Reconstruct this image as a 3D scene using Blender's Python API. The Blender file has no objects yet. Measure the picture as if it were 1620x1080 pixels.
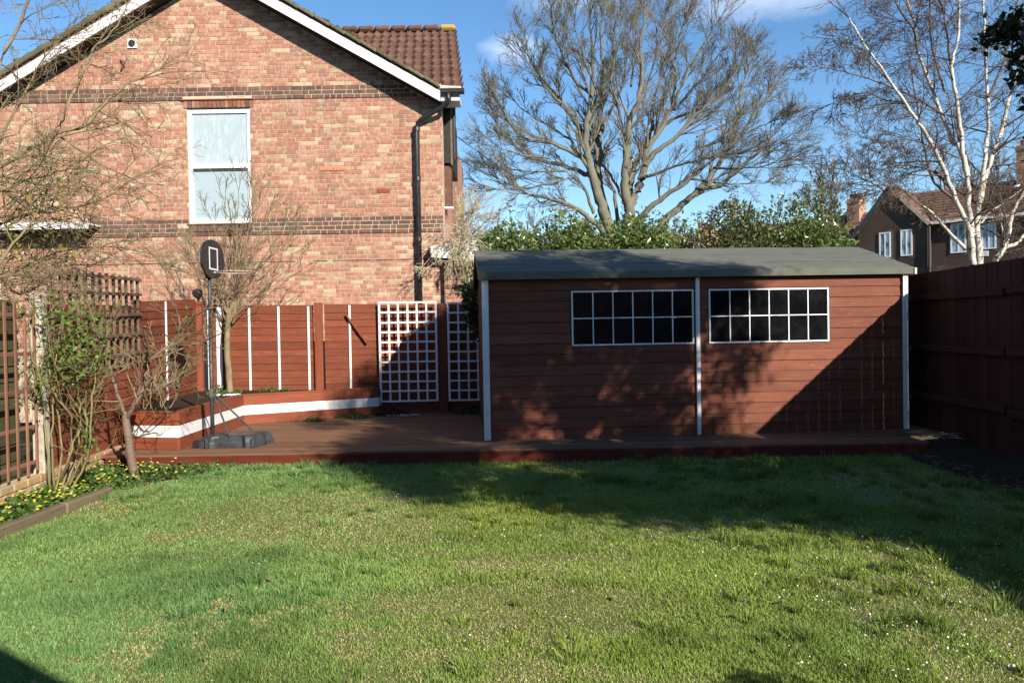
import bpy, bmesh, math, random
import numpy as np
from mathutils import Vector, Matrix, Quaternion

S = bpy.context.scene
C = S.collection
R = math.radians
random.seed(7)

# ------------------------------------------------------------------ camera
CAM_H, FPX, PITCH, ROLL = 1.42, 1245.0, 0.0153, 0.0175
cam_d = bpy.data.cameras.new('camera'); cam = bpy.data.objects.new('camera', cam_d); C.objects.link(cam)
cam_d.sensor_width = 36.0; cam_d.lens = 36.0 * FPX / 1620.0
cam_d.clip_start = 0.05; cam_d.clip_end = 3000
_U = Vector((0, math.sin(PITCH), math.cos(PITCH))); _F = Vector((0, math.cos(PITCH), -math.sin(PITCH))); _X = Vector((1, 0, 0))
_r = _X * math.cos(ROLL) - _U * math.sin(ROLL); _u = _X * math.sin(ROLL) + _U * math.cos(ROLL)
cam.matrix_world = Matrix(((_r.x, _u.x, -_F.x, 0), (_r.y, _u.y, -_F.y, 0), (_r.z, _u.z, -_F.z, CAM_H), (0, 0, 0, 1)))
S.camera = cam
S.render.resolution_x, S.render.resolution_y = 1024, 682

# ------------------------------------------------------------------ sky, sun, exposure
SUN_AZ, SUN_EL = R(148.0), R(26.1)          # azimuth clockwise from +Y
W = bpy.data.worlds.new('World'); S.world = W; W.use_nodes = True
wn = W.node_tree.nodes; wl = W.node_tree.links; wn.clear()
w_out = wn.new('ShaderNodeOutputWorld'); w_bg = wn.new('ShaderNodeBackground'); w_sky = wn.new('ShaderNodeTexSky')
w_sky.sky_type = 'NISHITA'; w_sky.sun_disc = False; w_sky.sun_elevation = SUN_EL; w_sky.sun_rotation = SUN_AZ
w_sky.altitude = 50; w_sky.air_density = 1.0; w_sky.dust_density = 0.1; w_sky.ozone_density = 2.6
w_bg.inputs['Strength'].default_value = 0.1
def wmath(op, a, b=None):
    n = wn.new('ShaderNodeMath'); n.operation = op
    for i, v in enumerate((a, b)):
        if v is None: continue
        if isinstance(v, (int, float)): n.inputs[i].default_value = v
        else: wl.new(v, n.inputs[i])
    return n.outputs[0]
w_tc = wn.new('ShaderNodeTexCoord')
w_mp = wn.new('ShaderNodeMapping'); w_mp.inputs['Scale'].default_value = (7, 7, 16); wl.new(w_tc.outputs['Generated'], w_mp.inputs[0])
w_ns = wn.new('ShaderNodeTexNoise'); w_ns.inputs['Scale'].default_value = 1.6; w_ns.inputs['Detail'].default_value = 7; w_ns.inputs['Roughness'].default_value = .62
wl.new(w_mp.outputs[0], w_ns.inputs[0])
w_mask = None
for cx, cz, sx, sz, st in ((.335, .420, .13, .040, 1.0), (.005, .352, .050, .022, 1.0), (-.075, .368, .016, .010, .85), (.08, .415, .11, .022, .5), (-.45, .55, .25, .07, .6), (.9, .5, .3, .06, .6), (.45, .75, .3, .1, .5)):
    d = Vector((cx, 1, cz)).normalized()
    v = wn.new('ShaderNodeVectorMath'); v.operation = 'SUBTRACT'; wl.new(w_tc.outputs['Generated'], v.inputs[0]); v.inputs[1].default_value = d
    v2 = wn.new('ShaderNodeVectorMath'); v2.operation = 'MULTIPLY'; wl.new(v.outputs[0], v2.inputs[0]); v2.inputs[1].default_value = (1 / sx, 1 / (sx * 2), 1 / sz)
    v3 = wn.new('ShaderNodeVectorMath'); v3.operation = 'LENGTH'; wl.new(v2.outputs[0], v3.inputs[0])
    m = wmath('MULTIPLY', wmath('MAXIMUM', wmath('SUBTRACT', 1.0, v3.outputs['Value']), 0.0), st)
    w_mask = m if w_mask is None else wmath('MAXIMUM', w_mask, m)
w_ramp = wn.new('ShaderNodeMapRange'); w_ramp.inputs['From Min'].default_value = .18; w_ramp.inputs['From Max'].default_value = .62
wl.new(wmath('MULTIPLY', wmath('POWER', w_mask, .6), wmath('ADD', wmath('MULTIPLY', w_ns.outputs['Fac'], 1.6), -.15)), w_ramp.inputs['Value'])
w_hsv = wn.new('ShaderNodeHueSaturation'); w_hsv.inputs['Saturation'].default_value = 1.18; wl.new(w_sky.outputs[0], w_hsv.inputs['Color'])
w_mix = wn.new('ShaderNodeMixRGB'); w_mix.inputs['Color2'].default_value = (8.5, 9.0, 9.8, 1)
wl.new(wmath('MULTIPLY', w_ramp.outputs[0], .32), w_mix.inputs['Fac']); wl.new(w_hsv.outputs[0], w_mix.inputs['Color1'])
wl.new(w_mix.outputs[0], w_bg.inputs['Color']); wl.new(w_bg.outputs[0], w_out.inputs[0])

sun_d = bpy.data.lights.new('sun', 'SUN'); sun = bpy.data.objects.new('sun', sun_d); C.objects.link(sun)
sun_d.energy = 5.0; sun_d.angle = R(0.53); sun_d.color = (1.0, .92, .80)
SUN = Vector((math.sin(SUN_AZ) * math.cos(SUN_EL), math.cos(SUN_AZ) * math.cos(SUN_EL), math.sin(SUN_EL)))
sun.rotation_euler = SUN.to_track_quat('Z', 'Y').to_euler(); sun.location = (6, -8, 12)
S.view_settings.view_transform = 'Standard'; S.view_settings.look = 'None'; S.view_settings.gamma = 1.0
S.view_settings.exposure = 0.82
try: S.view_settings.use_curve_mapping = False
except Exception: pass

# ------------------------------------------------------------------ helpers
def P(px, py, D):
    """point at distance D seen at a photo pixel (used only to lay real things out at real depth)"""
    u = (px - 810) / FPX; v = (540 - py) / FPX
    a = u * math.cos(ROLL) + v * math.sin(ROLL); b = -u * math.sin(ROLL) + v * math.cos(ROLL)
    y = math.cos(PITCH) + b * math.sin(PITCH); z = -math.sin(PITCH) + b * math.cos(PITCH); k = D / y
    return Vector((a * k, D, CAM_H + z * k))
WM = {}
def link(o, parent=None):
    C.objects.link(o)
    if parent is not None:
        o.parent = parent; o.matrix_parent_inverse = WM[parent.name].inverted()
    WM[o.name] = o.matrix_basis.copy()
    return o
def tag(o, label=None, cat=None, group=None, kind=None):
    for k, v in (('label', label), ('category', cat), ('group', group), ('kind', kind)):
        if v: o[k] = v
    return o
def thing(name, label, cat, loc, group=None):
    o = bpy.data.objects.new(name, None); o.location = loc; o.empty_display_size = .2
    o.matrix_basis = Matrix.Translation(loc); link(o)
    return tag(o, label, cat, group)
_boxes = {}
def boxmesh(d, mat, bev):
    key = (round(d[0], 3), round(d[1], 3), round(d[2], 3), mat.name, bev)
    if key not in _boxes:
        bm = bmesh.new(); bmesh.ops.create_cube(bm, size=1.0)
        for v in bm.verts: v.co = Vector((v.co.x * d[0], v.co.y * d[1], v.co.z * d[2]))
        if bev: bmesh.ops.bevel(bm, geom=list(bm.edges), offset=min(bev, min(d) * .4), segments=1, affect='EDGES')
        me = bpy.data.meshes.new('piece'); bm.to_mesh(me); bm.free(); me.materials.append(mat); _boxes[key] = me
    return _boxes[key]
def piece(name, dims, loc, mat, parent, rot=None, bev=0.0):
    """box part; its long axis is local X"""
    o = bpy.data.objects.new(name, boxmesh(dims, mat, bev))
    m = Matrix.Translation(Vector(loc))
    if rot is not None: m = m @ rot.to_4x4()
    o.matrix_basis = m
    return link(o, parent)
def bar(name, p0, p1, w, h, mat, parent, up=(0, 0, 1), bev=0.0, roll=0.0):
    p0 = Vector(p0); p1 = Vector(p1); x = (p1 - p0); L = x.length; x.normalize()
    up = Vector(up); y = up.cross(x)
    if y.length < 1e-4: y = Vector((0, 1, 0)).cross(x)
    y.normalize(); z = x.cross(y)
    rot = Matrix((x, y, z)).transposed()
    if roll: rot = rot @ Matrix.Rotation(roll, 3, 'X')
    return piece(name, (L, w, h), (p0 + p1) / 2, mat, parent, rot, bev)
class MB:
    def __init__(s): s.v = []; s.f = []
    def box(s, x0, x1, y0, y1, z0, z1):
        i = len(s.v)
        s.v += [(x0, y0, z0), (x1, y0, z0), (x1, y1, z0), (x0, y1, z0), (x0, y0, z1), (x1, y0, z1), (x1, y1, z1), (x0, y1, z1)]
        s.f += [(i, i + 3, i + 2, i + 1), (i + 4, i + 5, i + 6, i + 7), (i, i + 1, i + 5, i + 4), (i + 1, i + 2, i + 6, i + 5), (i + 2, i + 3, i + 7, i + 6), (i + 3, i, i + 4, i + 7)]
        return s
    def poly(s, pts):
        i = len(s.v); s.v += [tuple(p) for p in pts]; s.f.append(tuple(range(i, i + len(pts)))); return s
    def prism(s, pts, off):
        n = len(pts); i = len(s.v); off = Vector(off)
        s.v += [tuple(p) for p in pts] + [tuple(Vector(p) + off) for p in pts]
        s.f.append(tuple(range(i, i + n))[::-1]); s.f.append(tuple(range(i + n, i + 2 * n)))
        for k in range(n): s.f.append((i + k, i + (k + 1) % n, i + n + (k + 1) % n, i + n + k))
        return s
    def tube(s, path, rad, n=8, cap=True):
        path = [Vector(p) for p in path]; m = len(path)
        if isinstance(rad, (int, float)): rad = [rad] * m
        i = len(s.v)
        for k in range(m):
            t = (path[min(k + 1, m - 1)] - path[max(k - 1, 0)]).normalized()
            a = t.cross(Vector((.31, .17, .93))); 
            if a.length < .05: a = t.cross(Vector((1, 0, 0)))
            a.normalize(); b = t.cross(a)
            for j in range(n):
                an = 2 * math.pi * j / n
                s.v.append(tuple(path[k] + (a * math.cos(an) + b * math.sin(an)) * rad[k]))
        for k in range(m - 1):
            for j in range(n):
                s.f.append((i + k * n + j, i + k * n + (j + 1) % n, i + (k + 1) * n + (j + 1) % n, i + (k + 1) * n + j))
        if cap:
            s.f.append(tuple(range(i, i + n))[::-1]); s.f.append(tuple(range(i + (m - 1) * n, i + m * n)))
        return s
    def lathe(s, c, prof, n=20):
        i = len(s.v)
        for r_, z in prof:
            for j in range(n):
                an = 2 * math.pi * j / n; s.v.append((c[0] + r_ * math.cos(an), c[1] + r_ * math.sin(an), c[2] + z))
        for k in range(len(prof) - 1):
            for j in range(n):
                s.f.append((i + k * n + j, i + k * n + (j + 1) % n, i + (k + 1) * n + (j + 1) % n, i + (k + 1) * n + j))
        s.f.append(tuple(range(i, i + n))[::-1]); s.f.append(tuple(range(i + (len(prof) - 1) * n, i + len(prof) * n)))
        return s
    def build(s, name, mat, parent=None, smooth=False, origin=None):
        me = bpy.data.meshes.new(name)
        if parent is not None: o0 = WM[parent.name].translation
        elif origin is not None: o0 = Vector(origin)
        else:
            a = np.array(s.v); o0 = Vector(((a[:, 0].min() + a[:, 0].max()) / 2, (a[:, 1].min() + a[:, 1].max()) / 2, a[:, 2].min()))
        me.from_pydata([(v[0] - o0.x, v[1] - o0.y, v[2] - o0.z) for v in s.v], [], s.f); me.update()
        bm = bmesh.new(); bm.from_mesh(me); bmesh.ops.recalc_face_normals(bm, faces=bm.faces); bm.to_mesh(me); bm.free()
        if smooth: me.polygons.foreach_set('use_smooth', [True] * len(me.polygons))
        me.materials.append(mat)
        o = bpy.data.objects.new(name, me); o.matrix_basis = Matrix.Translation(o0)
        return link(o, parent)
def np_obj(name, V, F, mat, parent=None, smooth=False, col=None, origin=None):
    """V (n,3) world coords, F (m,k) faces"""
    V = np.asarray(V, dtype=np.float32); F = np.asarray(F, dtype=np.int32)
    if parent is not None: o0 = WM[parent.name].translation
    elif origin is not None: o0 = Vector(origin)
    else: o0 = Vector(((V[:, 0].min() + V[:, 0].max()) / 2, (V[:, 1].min() + V[:, 1].max()) / 2, V[:, 2].min()))
    V = V - np.array(o0, dtype=np.float32)
    me = bpy.data.meshes.new(name); m, k = F.shape
    me.vertices.add(len(V)); me.vertices.foreach_set('co', V.ravel())
    me.loops.add(m * k); me.loops.foreach_set('vertex_index', F.ravel())
    me.polygons.add(m); me.polygons.foreach_set('loop_start', np.arange(0, m * k, k, dtype=np.int32))
    try: me.polygons.foreach_set('loop_total', np.full(m, k, dtype=np.int32))
    except Exception: pass
    me.polygons.foreach_set('use_smooth', np.full(m, bool(smooth)))
    me.update(calc_edges=True)
    if col is not None:
        at = me.color_attributes.new('Col', 'FLOAT_COLOR', 'POINT')
        at.data.foreach_set('color', np.concatenate([col, np.ones((len(V), 1))], 1).astype(np.float32).ravel())
    me.materials.append(mat)
    o = bpy.data.objects.new(name, me); o.matrix_basis = Matrix.Translation(o0)
    return link(o, parent)
def vnoise(x, y, seed=0, octaves=3):
    rs = np.random.RandomState(seed); g = rs.rand(256, 256); out = 0; a = 1; tot = 0
    for k in range(octaves):
        xi = np.floor(x).astype(int); yi = np.floor(y).astype(int); fx = x - xi; fy = y - yi
        fx = fx * fx * (3 - 2 * fx); fy = fy * fy * (3 - 2 * fy)
        q = lambda i, j: g[(xi + i + 57 * k) % 256, (yi + j + 91 * k) % 256]
        out = out + a * ((q(0, 0) * (1 - fx) + q(1, 0) * fx) * (1 - fy) + (q(0, 1) * (1 - fx) + q(1, 1) * fx) * fy)
        tot += a; a *= .5; x = x * 2.03; y = y * 2.03
    return out / tot

# ------------------------------------------------------------------ materials
class NT:
    def __init__(s, name):
        s.m = bpy.data.materials.new(name); s.m.use_nodes = True; s.n = s.m.node_tree.nodes; s.l = s.m.node_tree.links
        s.b = s.n['Principled BSDF']
    def __call__(s, t, **kw):
        n = s.n.new('ShaderNode' + t)
        for k, v in kw.items(): setattr(n, k, v)
        return n
    def tex(s, scale=(1, 1, 1), coord='Object', jit=False):
        t = s('TexCoord'); m = s('Mapping'); m.inputs['Scale'].default_value = scale; s.l.new(t.outputs[coord], m.inputs[0])
        if jit:   # every piece gets its own stretch of grain
            r = s('ObjectInfo').outputs['Random']; s.l.new(s.math('MULTIPLY', r, 173.0), m.inputs['Location'])
        return m.outputs[0]
    def noise(s, vec, sc=1.0, det=4, rough=.6):
        n = s('TexNoise'); n.inputs['Scale'].default_value = sc; n.inputs['Detail'].default_value = det; n.inputs['Roughness'].default_value = rough
        s.l.new(vec, n.inputs['Vector']); return n.outputs['Fac']
    def ramp(s, fac, stops):
        r = s('ValToRGB'); s.l.new(fac, r.inputs[0]); e = r.color_ramp.elements
        while len(e) < len(stops): e.new(.5)
        for i, (p, c) in enumerate(stops): e[i].position = p; e[i].color = (*c, 1) if len(c) == 3 else c
        return r.outputs[0]
    def mix(s, fac, a, b, mode='MIX'):
        m = s('MixRGB', blend_type=mode)
        for i, v in enumerate((fac, a, b)):
            if isinstance(v, (int, float)): m.inputs[i].default_value = v
            elif isinstance(v, tuple): m.inputs[i].default_value = (*v, 1)
            else: s.l.new(v, m.inputs[i])
        return m.outputs[0]
    def math(s, op, a, b=0.0):
        n = s('Math', operation=op)
        for i, v in enumerate((a, b)):
            if isinstance(v, (int, float)): n.inputs[i].default_value = v
            else: s.l.new(v, n.inputs[i])
        return n.outputs[0]
    def vary(s, colr, amount=.25, src='obj'):
        """brightness varied per object (or per loose piece)"""
        if src == 'obj': r = s('ObjectInfo').outputs['Random']
        else: r = s('NewGeometry').outputs['Random Per Island']
        h = s('HueSaturation'); s.l.new(colr, h.inputs['Color'])
        s.l.new(s.math('ADD', s.math('MULTIPLY', r, amount), 1 - amount / 2), h.inputs['Value'])
        return h.outputs[0]
    def done(s, colr, rough=.8, bump=None, bstr=.3, bdist=.01, spec=.3, metal=0):
        if isinstance(colr, tuple): s.b.inputs['Base Color'].default_value = (*colr, 1)
        else: s.l.new(colr, s.b.inputs['Base Color'])
        if isinstance(rough, (int, float)): s.b.inputs['Roughness'].default_value = rough
        else: s.l.new(rough, s.b.inputs['Roughness'])
        s.b.inputs['Specular IOR Level'].default_value = spec; s.b.inputs['Metallic'].default_value = metal
        if bump is not None:
            b = s('Bump'); b.inputs['Strength'].default_value = bstr; b.inputs['Distance'].default_value = bdist
            s.l.new(bump, b.inputs['Height']); s.l.new(b.outputs[0], s.b.inputs['Normal'])
        return s.m
def m_wood(name, c1, c2, c3=None, vary=.25, rough=.75, grain=(2.2, 38, 38), bstr=.35, spec=.25, wear=None):
    t = NT(name); v = t.tex(grain, jit=True); n = t.noise(v, 1.0, 5, .65)
    n2 = t.noise(t.tex((1.3, 3, 3), jit=True), 1.4, 4, .6)
    col = t.ramp(t.math('ADD', t.math('MULTIPLY', n, .6), t.math('MULTIPLY', n2, .4)), [(.3, c1), (.55, c2), (.78, c3 or c2)])
    if wear:
        wm = t.ramp(t.noise(t.tex((4, 26, 26), jit=True), 1.5, 6, .7), [(.58, (0, 0, 0)), (.72, (1, 1, 1))])
        col = t.mix(t.math('MULTIPLY', wm, .6), col, wear)
    return t.done(t.vary(col, vary), rough, n, bstr, .006, spec)
def m_plain(name, c1, c2, sc=8, rough=.6, vary=.08, bstr=.1, spec=.35, src='obj', metal=0, det=5):
    t = NT(name); n = t.noise(t.tex(), sc, det, .6)
    col = t.ramp(n, [(.35, c1), (.7, c2)])
    return t.done(t.vary(col, vary, src), rough, n, bstr, .01, spec, metal)
def m_leaf(name, cols, rough=.5, spec=.4, trans=.25):
    t = NT(name); r = t('NewGeometry').outputs['Random Per Island']
    k = len(cols); col = t.ramp(r, [(i / (k - 1), c) for i, c in enumerate(cols)])
    n = t.noise(t.tex(), 2.0, 3, .5); col = t.mix(.55, col, t.ramp(n, [(.3, (.45, .45, .45)), (.7, (1.15, 1.15, 1.15))]), 'MULTIPLY')
    t.done(col, rough, spec=spec)
    tr = t('BsdfTranslucent'); t.l.new(col, tr.inputs[0]); mx = t('MixShader'); mx.inputs[0].default_value = trans
    t.l.new(t.b.outputs[0], mx.inputs[1]); t.l.new(tr.outputs[0], mx.inputs[2]); t.l.new(mx.outputs[0], t.n['Material Output'].inputs[0])
    return t.m
def m_bark(name, c1, c2, c3, sc=(6, 6, 2), rough=.9, bstr=.5):
    t = NT(name); n = t.noise(t.tex(sc), 2.0, 6, .7); n2 = t.noise(t.tex((1, 1, 1)), .9, 3, .5)
    col = t.mix(t.ramp(n2, [(.4, (0, 0, 0)), (.65, (1, 1, 1))]), t.ramp(n, [(.35, c1), (.65, c2)]), c3)
    return t.done(col, rough, n, bstr, .02, .15)
M = {}
M['red_wood'] = m_wood('red_stained_wood', (.115, .029, .013), (.172, .047, .022), (.23, .075, .038), .36, wear=(.30, .17, .11))
M['shed_wood'] = m_wood('shed_stained_wood', (.115, .036, .020), (.17, .056, .032), (.225, .085, .052), .30, wear=(.28, .15, .10))
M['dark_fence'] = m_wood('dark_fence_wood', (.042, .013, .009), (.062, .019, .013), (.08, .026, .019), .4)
M['planter_red'] = m_wood('planter_red_paint', (.16, .040, .018), (.215, .058, .027), (.25, .078, .038), .12, bstr=.2)
M['deck'] = m_wood('deck_boards_wood', (.115, .055, .030), (.175, .09, .050), (.25, .145, .09), .45, grain=(1.5, 60, 60))
M['riser'] = m_wood('deck_riser_wood', (.10, .022, .014), (.16, .035, .022), (.21, .065, .045), .2)
M['old_wood'] = m_wood('weathered_trellis_wood', (.10, .065, .042), (.17, .115, .078), (.25, .185, .135), .35)
M['brown_lattice'] = m_wood('brown_lattice_wood', (.15, .065, .040), (.24, .115, .075), (.31, .18, .125), .3)
M['mossy_wood'] = m_wood('mossy_old_fence_wood', (.04, .040, .018), (.075, .070, .032), (.11, .10, .06), .4)
M['edging'] = m_wood('timber_edging', (.10, .075, .046), (.17, .13, .08), (.24, .19, .125), .2)
M['white_paint'] = m_wood('white_painted_wood', (.60, .60, .58), (.74, .74, .73), (.80, .80, .79), .06, rough=.55, bstr=.12, wear=(.50, .47, .42))
M['upvc'] = m_plain('white_plastic', (.68, .68, .67), (.74, .74, .74), 3, .35, .02, .02, .5)
M['black_plastic'] = m_plain('black_plastic', (.012, .012, .013), (.028, .028, .030), 12, .42, .1, .15, .5)
M['dark_plastic'] = m_plain('dark_grey_plastic', (.022, .025, .028), (.052, .056, .062), 9, .5, .1, .2, .4)
M['grey_dust'] = m_plain('dusty_grey_plastic', (.05, .048, .044), (.17, .15, .12), 14, .8, .1, .2, .2)
M['dark_metal'] = m_plain('dark_grey_metal', (.040, .044, .046), (.075, .08, .08), 18, .5, .1, .1, .4, metal=.3)
M['rust_rim'] = m_plain('faded_pink_metal', (.42, .29, .25), (.55, .42, .37), 20, .6, .1, .1, .4)
M['concrete'] = m_plain('concrete_post', (.30, .27, .21), (.47, .43, .35), 14, .95, .1, .5, .1)
M['mortar'] = m_plain('lime_mortar', (.45, .35, .25), (.56, .45, .33), 22, .95, .0, .6, .1)
M['felt'] = None
t = NT('mineral_roof_felt'); n = t.noise(t.tex((1, 1, 1)), 160, 3, .7); n2 = t.noise(t.tex((1, 2.5, 1)), 3.2, 7, .72)
M['felt'] = t.done(t.mix(.6, t.ramp(n2, [(.25, (.035, .044, .030)), (.48, (.085, .094, .069)), (.62, (.125, .13, .10)), (.78, (.19, .186, .147))]), t.ramp(n, [(.3, (.07, .07, .062)), (.7, (.21, .212, .18))])), .9, n, .5, .004, .15)
t = NT('dark_window_pane'); n = t.noise(t.tex((1, 1, 1)), 3, 5, .7)
M['dark_pane'] = t.done(t.ramp(n, [(.4, (.004, .004, .005)), (.8, (.016, .017, .018))]), t.ramp(n, [(.3, (.03, .03, .03)), (.8, (.16, .16, .16))]), n, .05, .01, .38)
t = NT('frosted_pane'); n = t.noise(t.tex((16, 16, 4)), 1.6, 5, .7); n2 = t.noise(t.tex(), 90, 2, .5)
M['frosted'] = t.done(t.ramp(n, [(.34, (.31, .375, .40)), (.52, (.345, .41, .435)), (.70, (.43, .49, .505))]), .25, n2, .25, .004, .5)
t = NT('blind_pane'); n = t.noise(t.tex((1, 1, 60)), 1.0, 2, .5)
M['blind'] = t.done(t.ramp(n, [(.3, (.29, .37, .405)), (.7, (.34, .42, .455))]), .25, spec=.4)
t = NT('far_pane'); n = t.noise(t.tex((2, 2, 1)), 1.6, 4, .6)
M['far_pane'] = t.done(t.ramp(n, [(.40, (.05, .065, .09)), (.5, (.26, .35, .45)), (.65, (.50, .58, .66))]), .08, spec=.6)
BRICK = [(0, (.345, .16, .115)), (.13, (.385, .19, .137)), (.27, (.355, .17, .122)), (.40, (.40, .21, .15)), (.53, (.325, .165, .12)), (.62, (.41, .245, .175)), (.75, (.29, .17, .125)), (.83, (.47, .35, .245)), (.94, (.39, .30, .20))]
def m_brick(name, src, stops, fine=28):
    t = NT(name)
    if src == 'obj': r = t('ObjectInfo').outputs['Random']
    else:
        vc = t('VertexColor'); vc.layer_name = 'Col'; sx_ = t('SeparateXYZ'); t.l.new(vc.outputs[0], sx_.inputs[0]); r = sx_.outputs[0]
    ra = t('ValToRGB'); t.l.new(r, ra.inputs[0]); e = ra.color_ramp; e.interpolation = 'CONSTANT'
    while len(e.elements) < len(stops): e.elements.new(.5)
    for i, (p, c) in enumerate(stops): e.elements[i].position = p; e.elements[i].color = (*c, 1)
    n = t.noise(t.tex(), fine, 6, .7); _mp = t('Mapping'); _mp.inputs['Scale'].default_value = (1.0, 1.0, .45); t.l.new(t('NewGeometry').outputs['Position'], _mp.inputs[0]); n2 = t.noise(_mp.outputs[0], 1.6, 5, .6)
    nb_ = t.noise(t.tex(jit=(src == 'obj')), 15, 5, .75)
    col = t.mix(t.ramp(nb_, [(.52, (0, 0, 0)), (.72, (.55, .55, .55))]), ra.outputs[0], tuple(min(1, 1.35 * v) for v in stops[-2][1]))
    col = t.mix(.8, col, t.ramp(nb_, [(.28, (.68, .66, .64)), (.6, (1.08, 1.07, 1.05))]), 'MULTIPLY')
    col = t.mix(.8, col, t.ramp(n2, [(.3, (.74, .72, .71)), (.55, (.95, .94, .93)), (.72, (1.12, 1.12, 1.12))]), 'MULTIPLY')
    return t.done(col, .92, n, .6, .006, .1)
DARKB = [(0, (.135, .082, .064)), (.25, (.165, .098, .074)), (.5, (.12, .08, .066)), (.7, (.19, .112, .084)), (.88, (.10, .074, .065))]
YELB = [(0, (.46, .33, .17)), (.3, (.52, .38, .20)), (.5, (.44, .25, .15)), (.7, (.50, .30, .19)), (.88, (.40, .31, .19))]
OLDB = [(0, (.22, .10, .07)), (.3, (.30, .15, .10)), (.55, (.19, .12, .09)), (.75, (.37, .2, .14)), (.9, (.13, .09, .07))]
M['brick_o'] = m_brick('red_brick', 'obj', BRICK); M['brick_i'] = m_brick('red_brickwork', 'isl', BRICK)
M['dbrick_o'] = m_brick('dark_brick', 'obj', DARKB); M['dbrick_i'] = m_brick('dark_brickwork', 'isl', DARKB)
M['ybrick_o'] = m_brick('yellow_stock_brick', 'obj', YELB); M['obrick_o'] = m_brick('old_brick', 'obj', OLDB)
M['terracotta'] = m_plain('terracotta_brick', (.20, .055, .035), (.27, .08, .05), 30, .85, .1, .3, .15)
M['orange_brick'] = m_plain('orange_brick', (.40, .17, .09), (.47, .22, .125), 30, .85, .1, .3, .15)
def m_tile(name, c1, c2, c3, src='obj'):
    t = NT(name); n = t.noise(t.tex(), 9, 6, .7); n2 = t.noise(t.tex(), 30, 3, .6)
    col = t.ramp(n, [(.3, c1), (.55, c2), (.75, c3)])
    return t.done(t.vary(col, .45, src), .9, n2, .4, .01, .12)
M['tile'] = m_tile('brown_roof_tile', (.085, .045, .032), (.13, .07, .05), (.20, .135, .10))
M['far_tile'] = m_tile('far_roof_tile', (.12, .065, .045), (.17, .095, .066), (.23, .14, .10))
M['moss_tile'] = m_tile('mossy_verge_tile', (.06, .065, .03), (.13, .11, .075), (.22, .19, .14))
M['lichen'] = m_plain('yellow_lichen', (.40, .26, .06), (.30, .22, .10), 40, .95, .2, .5, .1)
M['cement'] = m_plain('cement_fillet', (.50, .45, .33), (.68, .62, .48), 18, .95, .1, .5, .1)
M['soil'] = m_plain('bed_soil', (.022, .016, .011), (.06, .044, .03), 30, 1, .0, .8, .1)
M['black_paint_and_shade'] = m_plain('black_timber_and_soffit_shade', (.012, .011, .010), (.025, .022, .02), 15, .6, .1, .1, .3)
M['algae'] = m_plain('green_moss', (.035, .055, .012), (.085, .11, .03), 30, 1, .2, .5, .1)
t = NT('pebbledash'); n = t.noise(t.tex(), 30, 4, .7); n2 = t.noise(t.tex(), .8, 3, .5)
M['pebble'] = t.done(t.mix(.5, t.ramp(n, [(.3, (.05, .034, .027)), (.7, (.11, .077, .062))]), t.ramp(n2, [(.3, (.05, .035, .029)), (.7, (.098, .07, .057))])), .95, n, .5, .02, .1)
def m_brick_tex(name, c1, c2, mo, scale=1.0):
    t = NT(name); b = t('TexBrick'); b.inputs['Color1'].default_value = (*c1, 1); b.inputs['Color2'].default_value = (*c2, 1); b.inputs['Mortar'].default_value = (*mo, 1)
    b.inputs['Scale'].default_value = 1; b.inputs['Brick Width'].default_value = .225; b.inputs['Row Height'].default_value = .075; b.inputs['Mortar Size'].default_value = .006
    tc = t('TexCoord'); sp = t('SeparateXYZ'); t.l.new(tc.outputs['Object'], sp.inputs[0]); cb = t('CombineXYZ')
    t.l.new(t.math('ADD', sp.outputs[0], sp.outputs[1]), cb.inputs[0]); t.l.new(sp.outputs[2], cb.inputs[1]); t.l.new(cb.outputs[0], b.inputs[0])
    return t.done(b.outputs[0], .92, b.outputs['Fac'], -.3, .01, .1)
M['brick_tex'] = m_brick_tex('side_brickwork', (.40, .16, .11), (.30, .12, .085), (.5, .44, .35))
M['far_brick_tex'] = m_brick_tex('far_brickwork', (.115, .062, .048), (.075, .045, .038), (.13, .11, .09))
M['chim_brick_tex'] = m_brick_tex('chimney_brickwork', (.38, .20, .12), (.28, .14, .09), (.42, .36, .28))
M['bark_grey'] = m_bark('grey_green_bark', (.095, .086, .068), (.205, .185, .145), (.155, .15, .105))
M['twig_grey'] = m_bark('grey_twigs', (.105, .092, .076), (.19, .17, .138), (.15, .142, .10))
t = NT('birch_bark'); n = t.noise(t.tex((3, 3, 22)), 1.2, 5, .6); n2 = t.noise(t.tex((2, 2, 1.2)), 1.6, 4, .65)
_bk = t.mix(t.ramp(n, [(.58, (0, 0, 0)), (.66, (1, 1, 1))]), t.ramp(n2, [(.3, (.40, .34, .27)), (.6, (.60, .56, .48))]), (.07, .055, .045))
M['birch'] = t.done(t.mix(t.ramp(n2, [(.60, (0, 0, 0)), (.72, (1, 1, 1))]), _bk, (.30, .16, .09)), .8, n, .3, .01, .2)
M['birch_twig'] = m_bark('birch_twigs', (.085, .06, .05), (.16, .12, .095), (.13, .10, .085))
M['twig_tan'] = m_bark('tan_twigs', (.15, .105, .062), (.29, .22, .14), (.20, .18, .09))
M['twig_pale'] = m_bark('pale_dry_twigs', (.34, .27, .18), (.52, .44, .32), (.42, .38, .24))
M['rose_stem'] = m_bark('rose_stems', (.14, .10, .05), (.27, .22, .12), (.16, .19, .06))
M['cherry_bark'] = m_bark('banded_cherry_bark', (.085, .055, .042), (.19, .13, .10), (.24, .18, .13), sc=(2, 2, 40), rough=.4)
M['laurel'] = m_leaf('laurel_leaves', [(.06, .115, .024), (.09, .15, .03), (.15, .195, .04), (.10, .145, .04), (.23, .25, .065)], .28, .6, .2)
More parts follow.
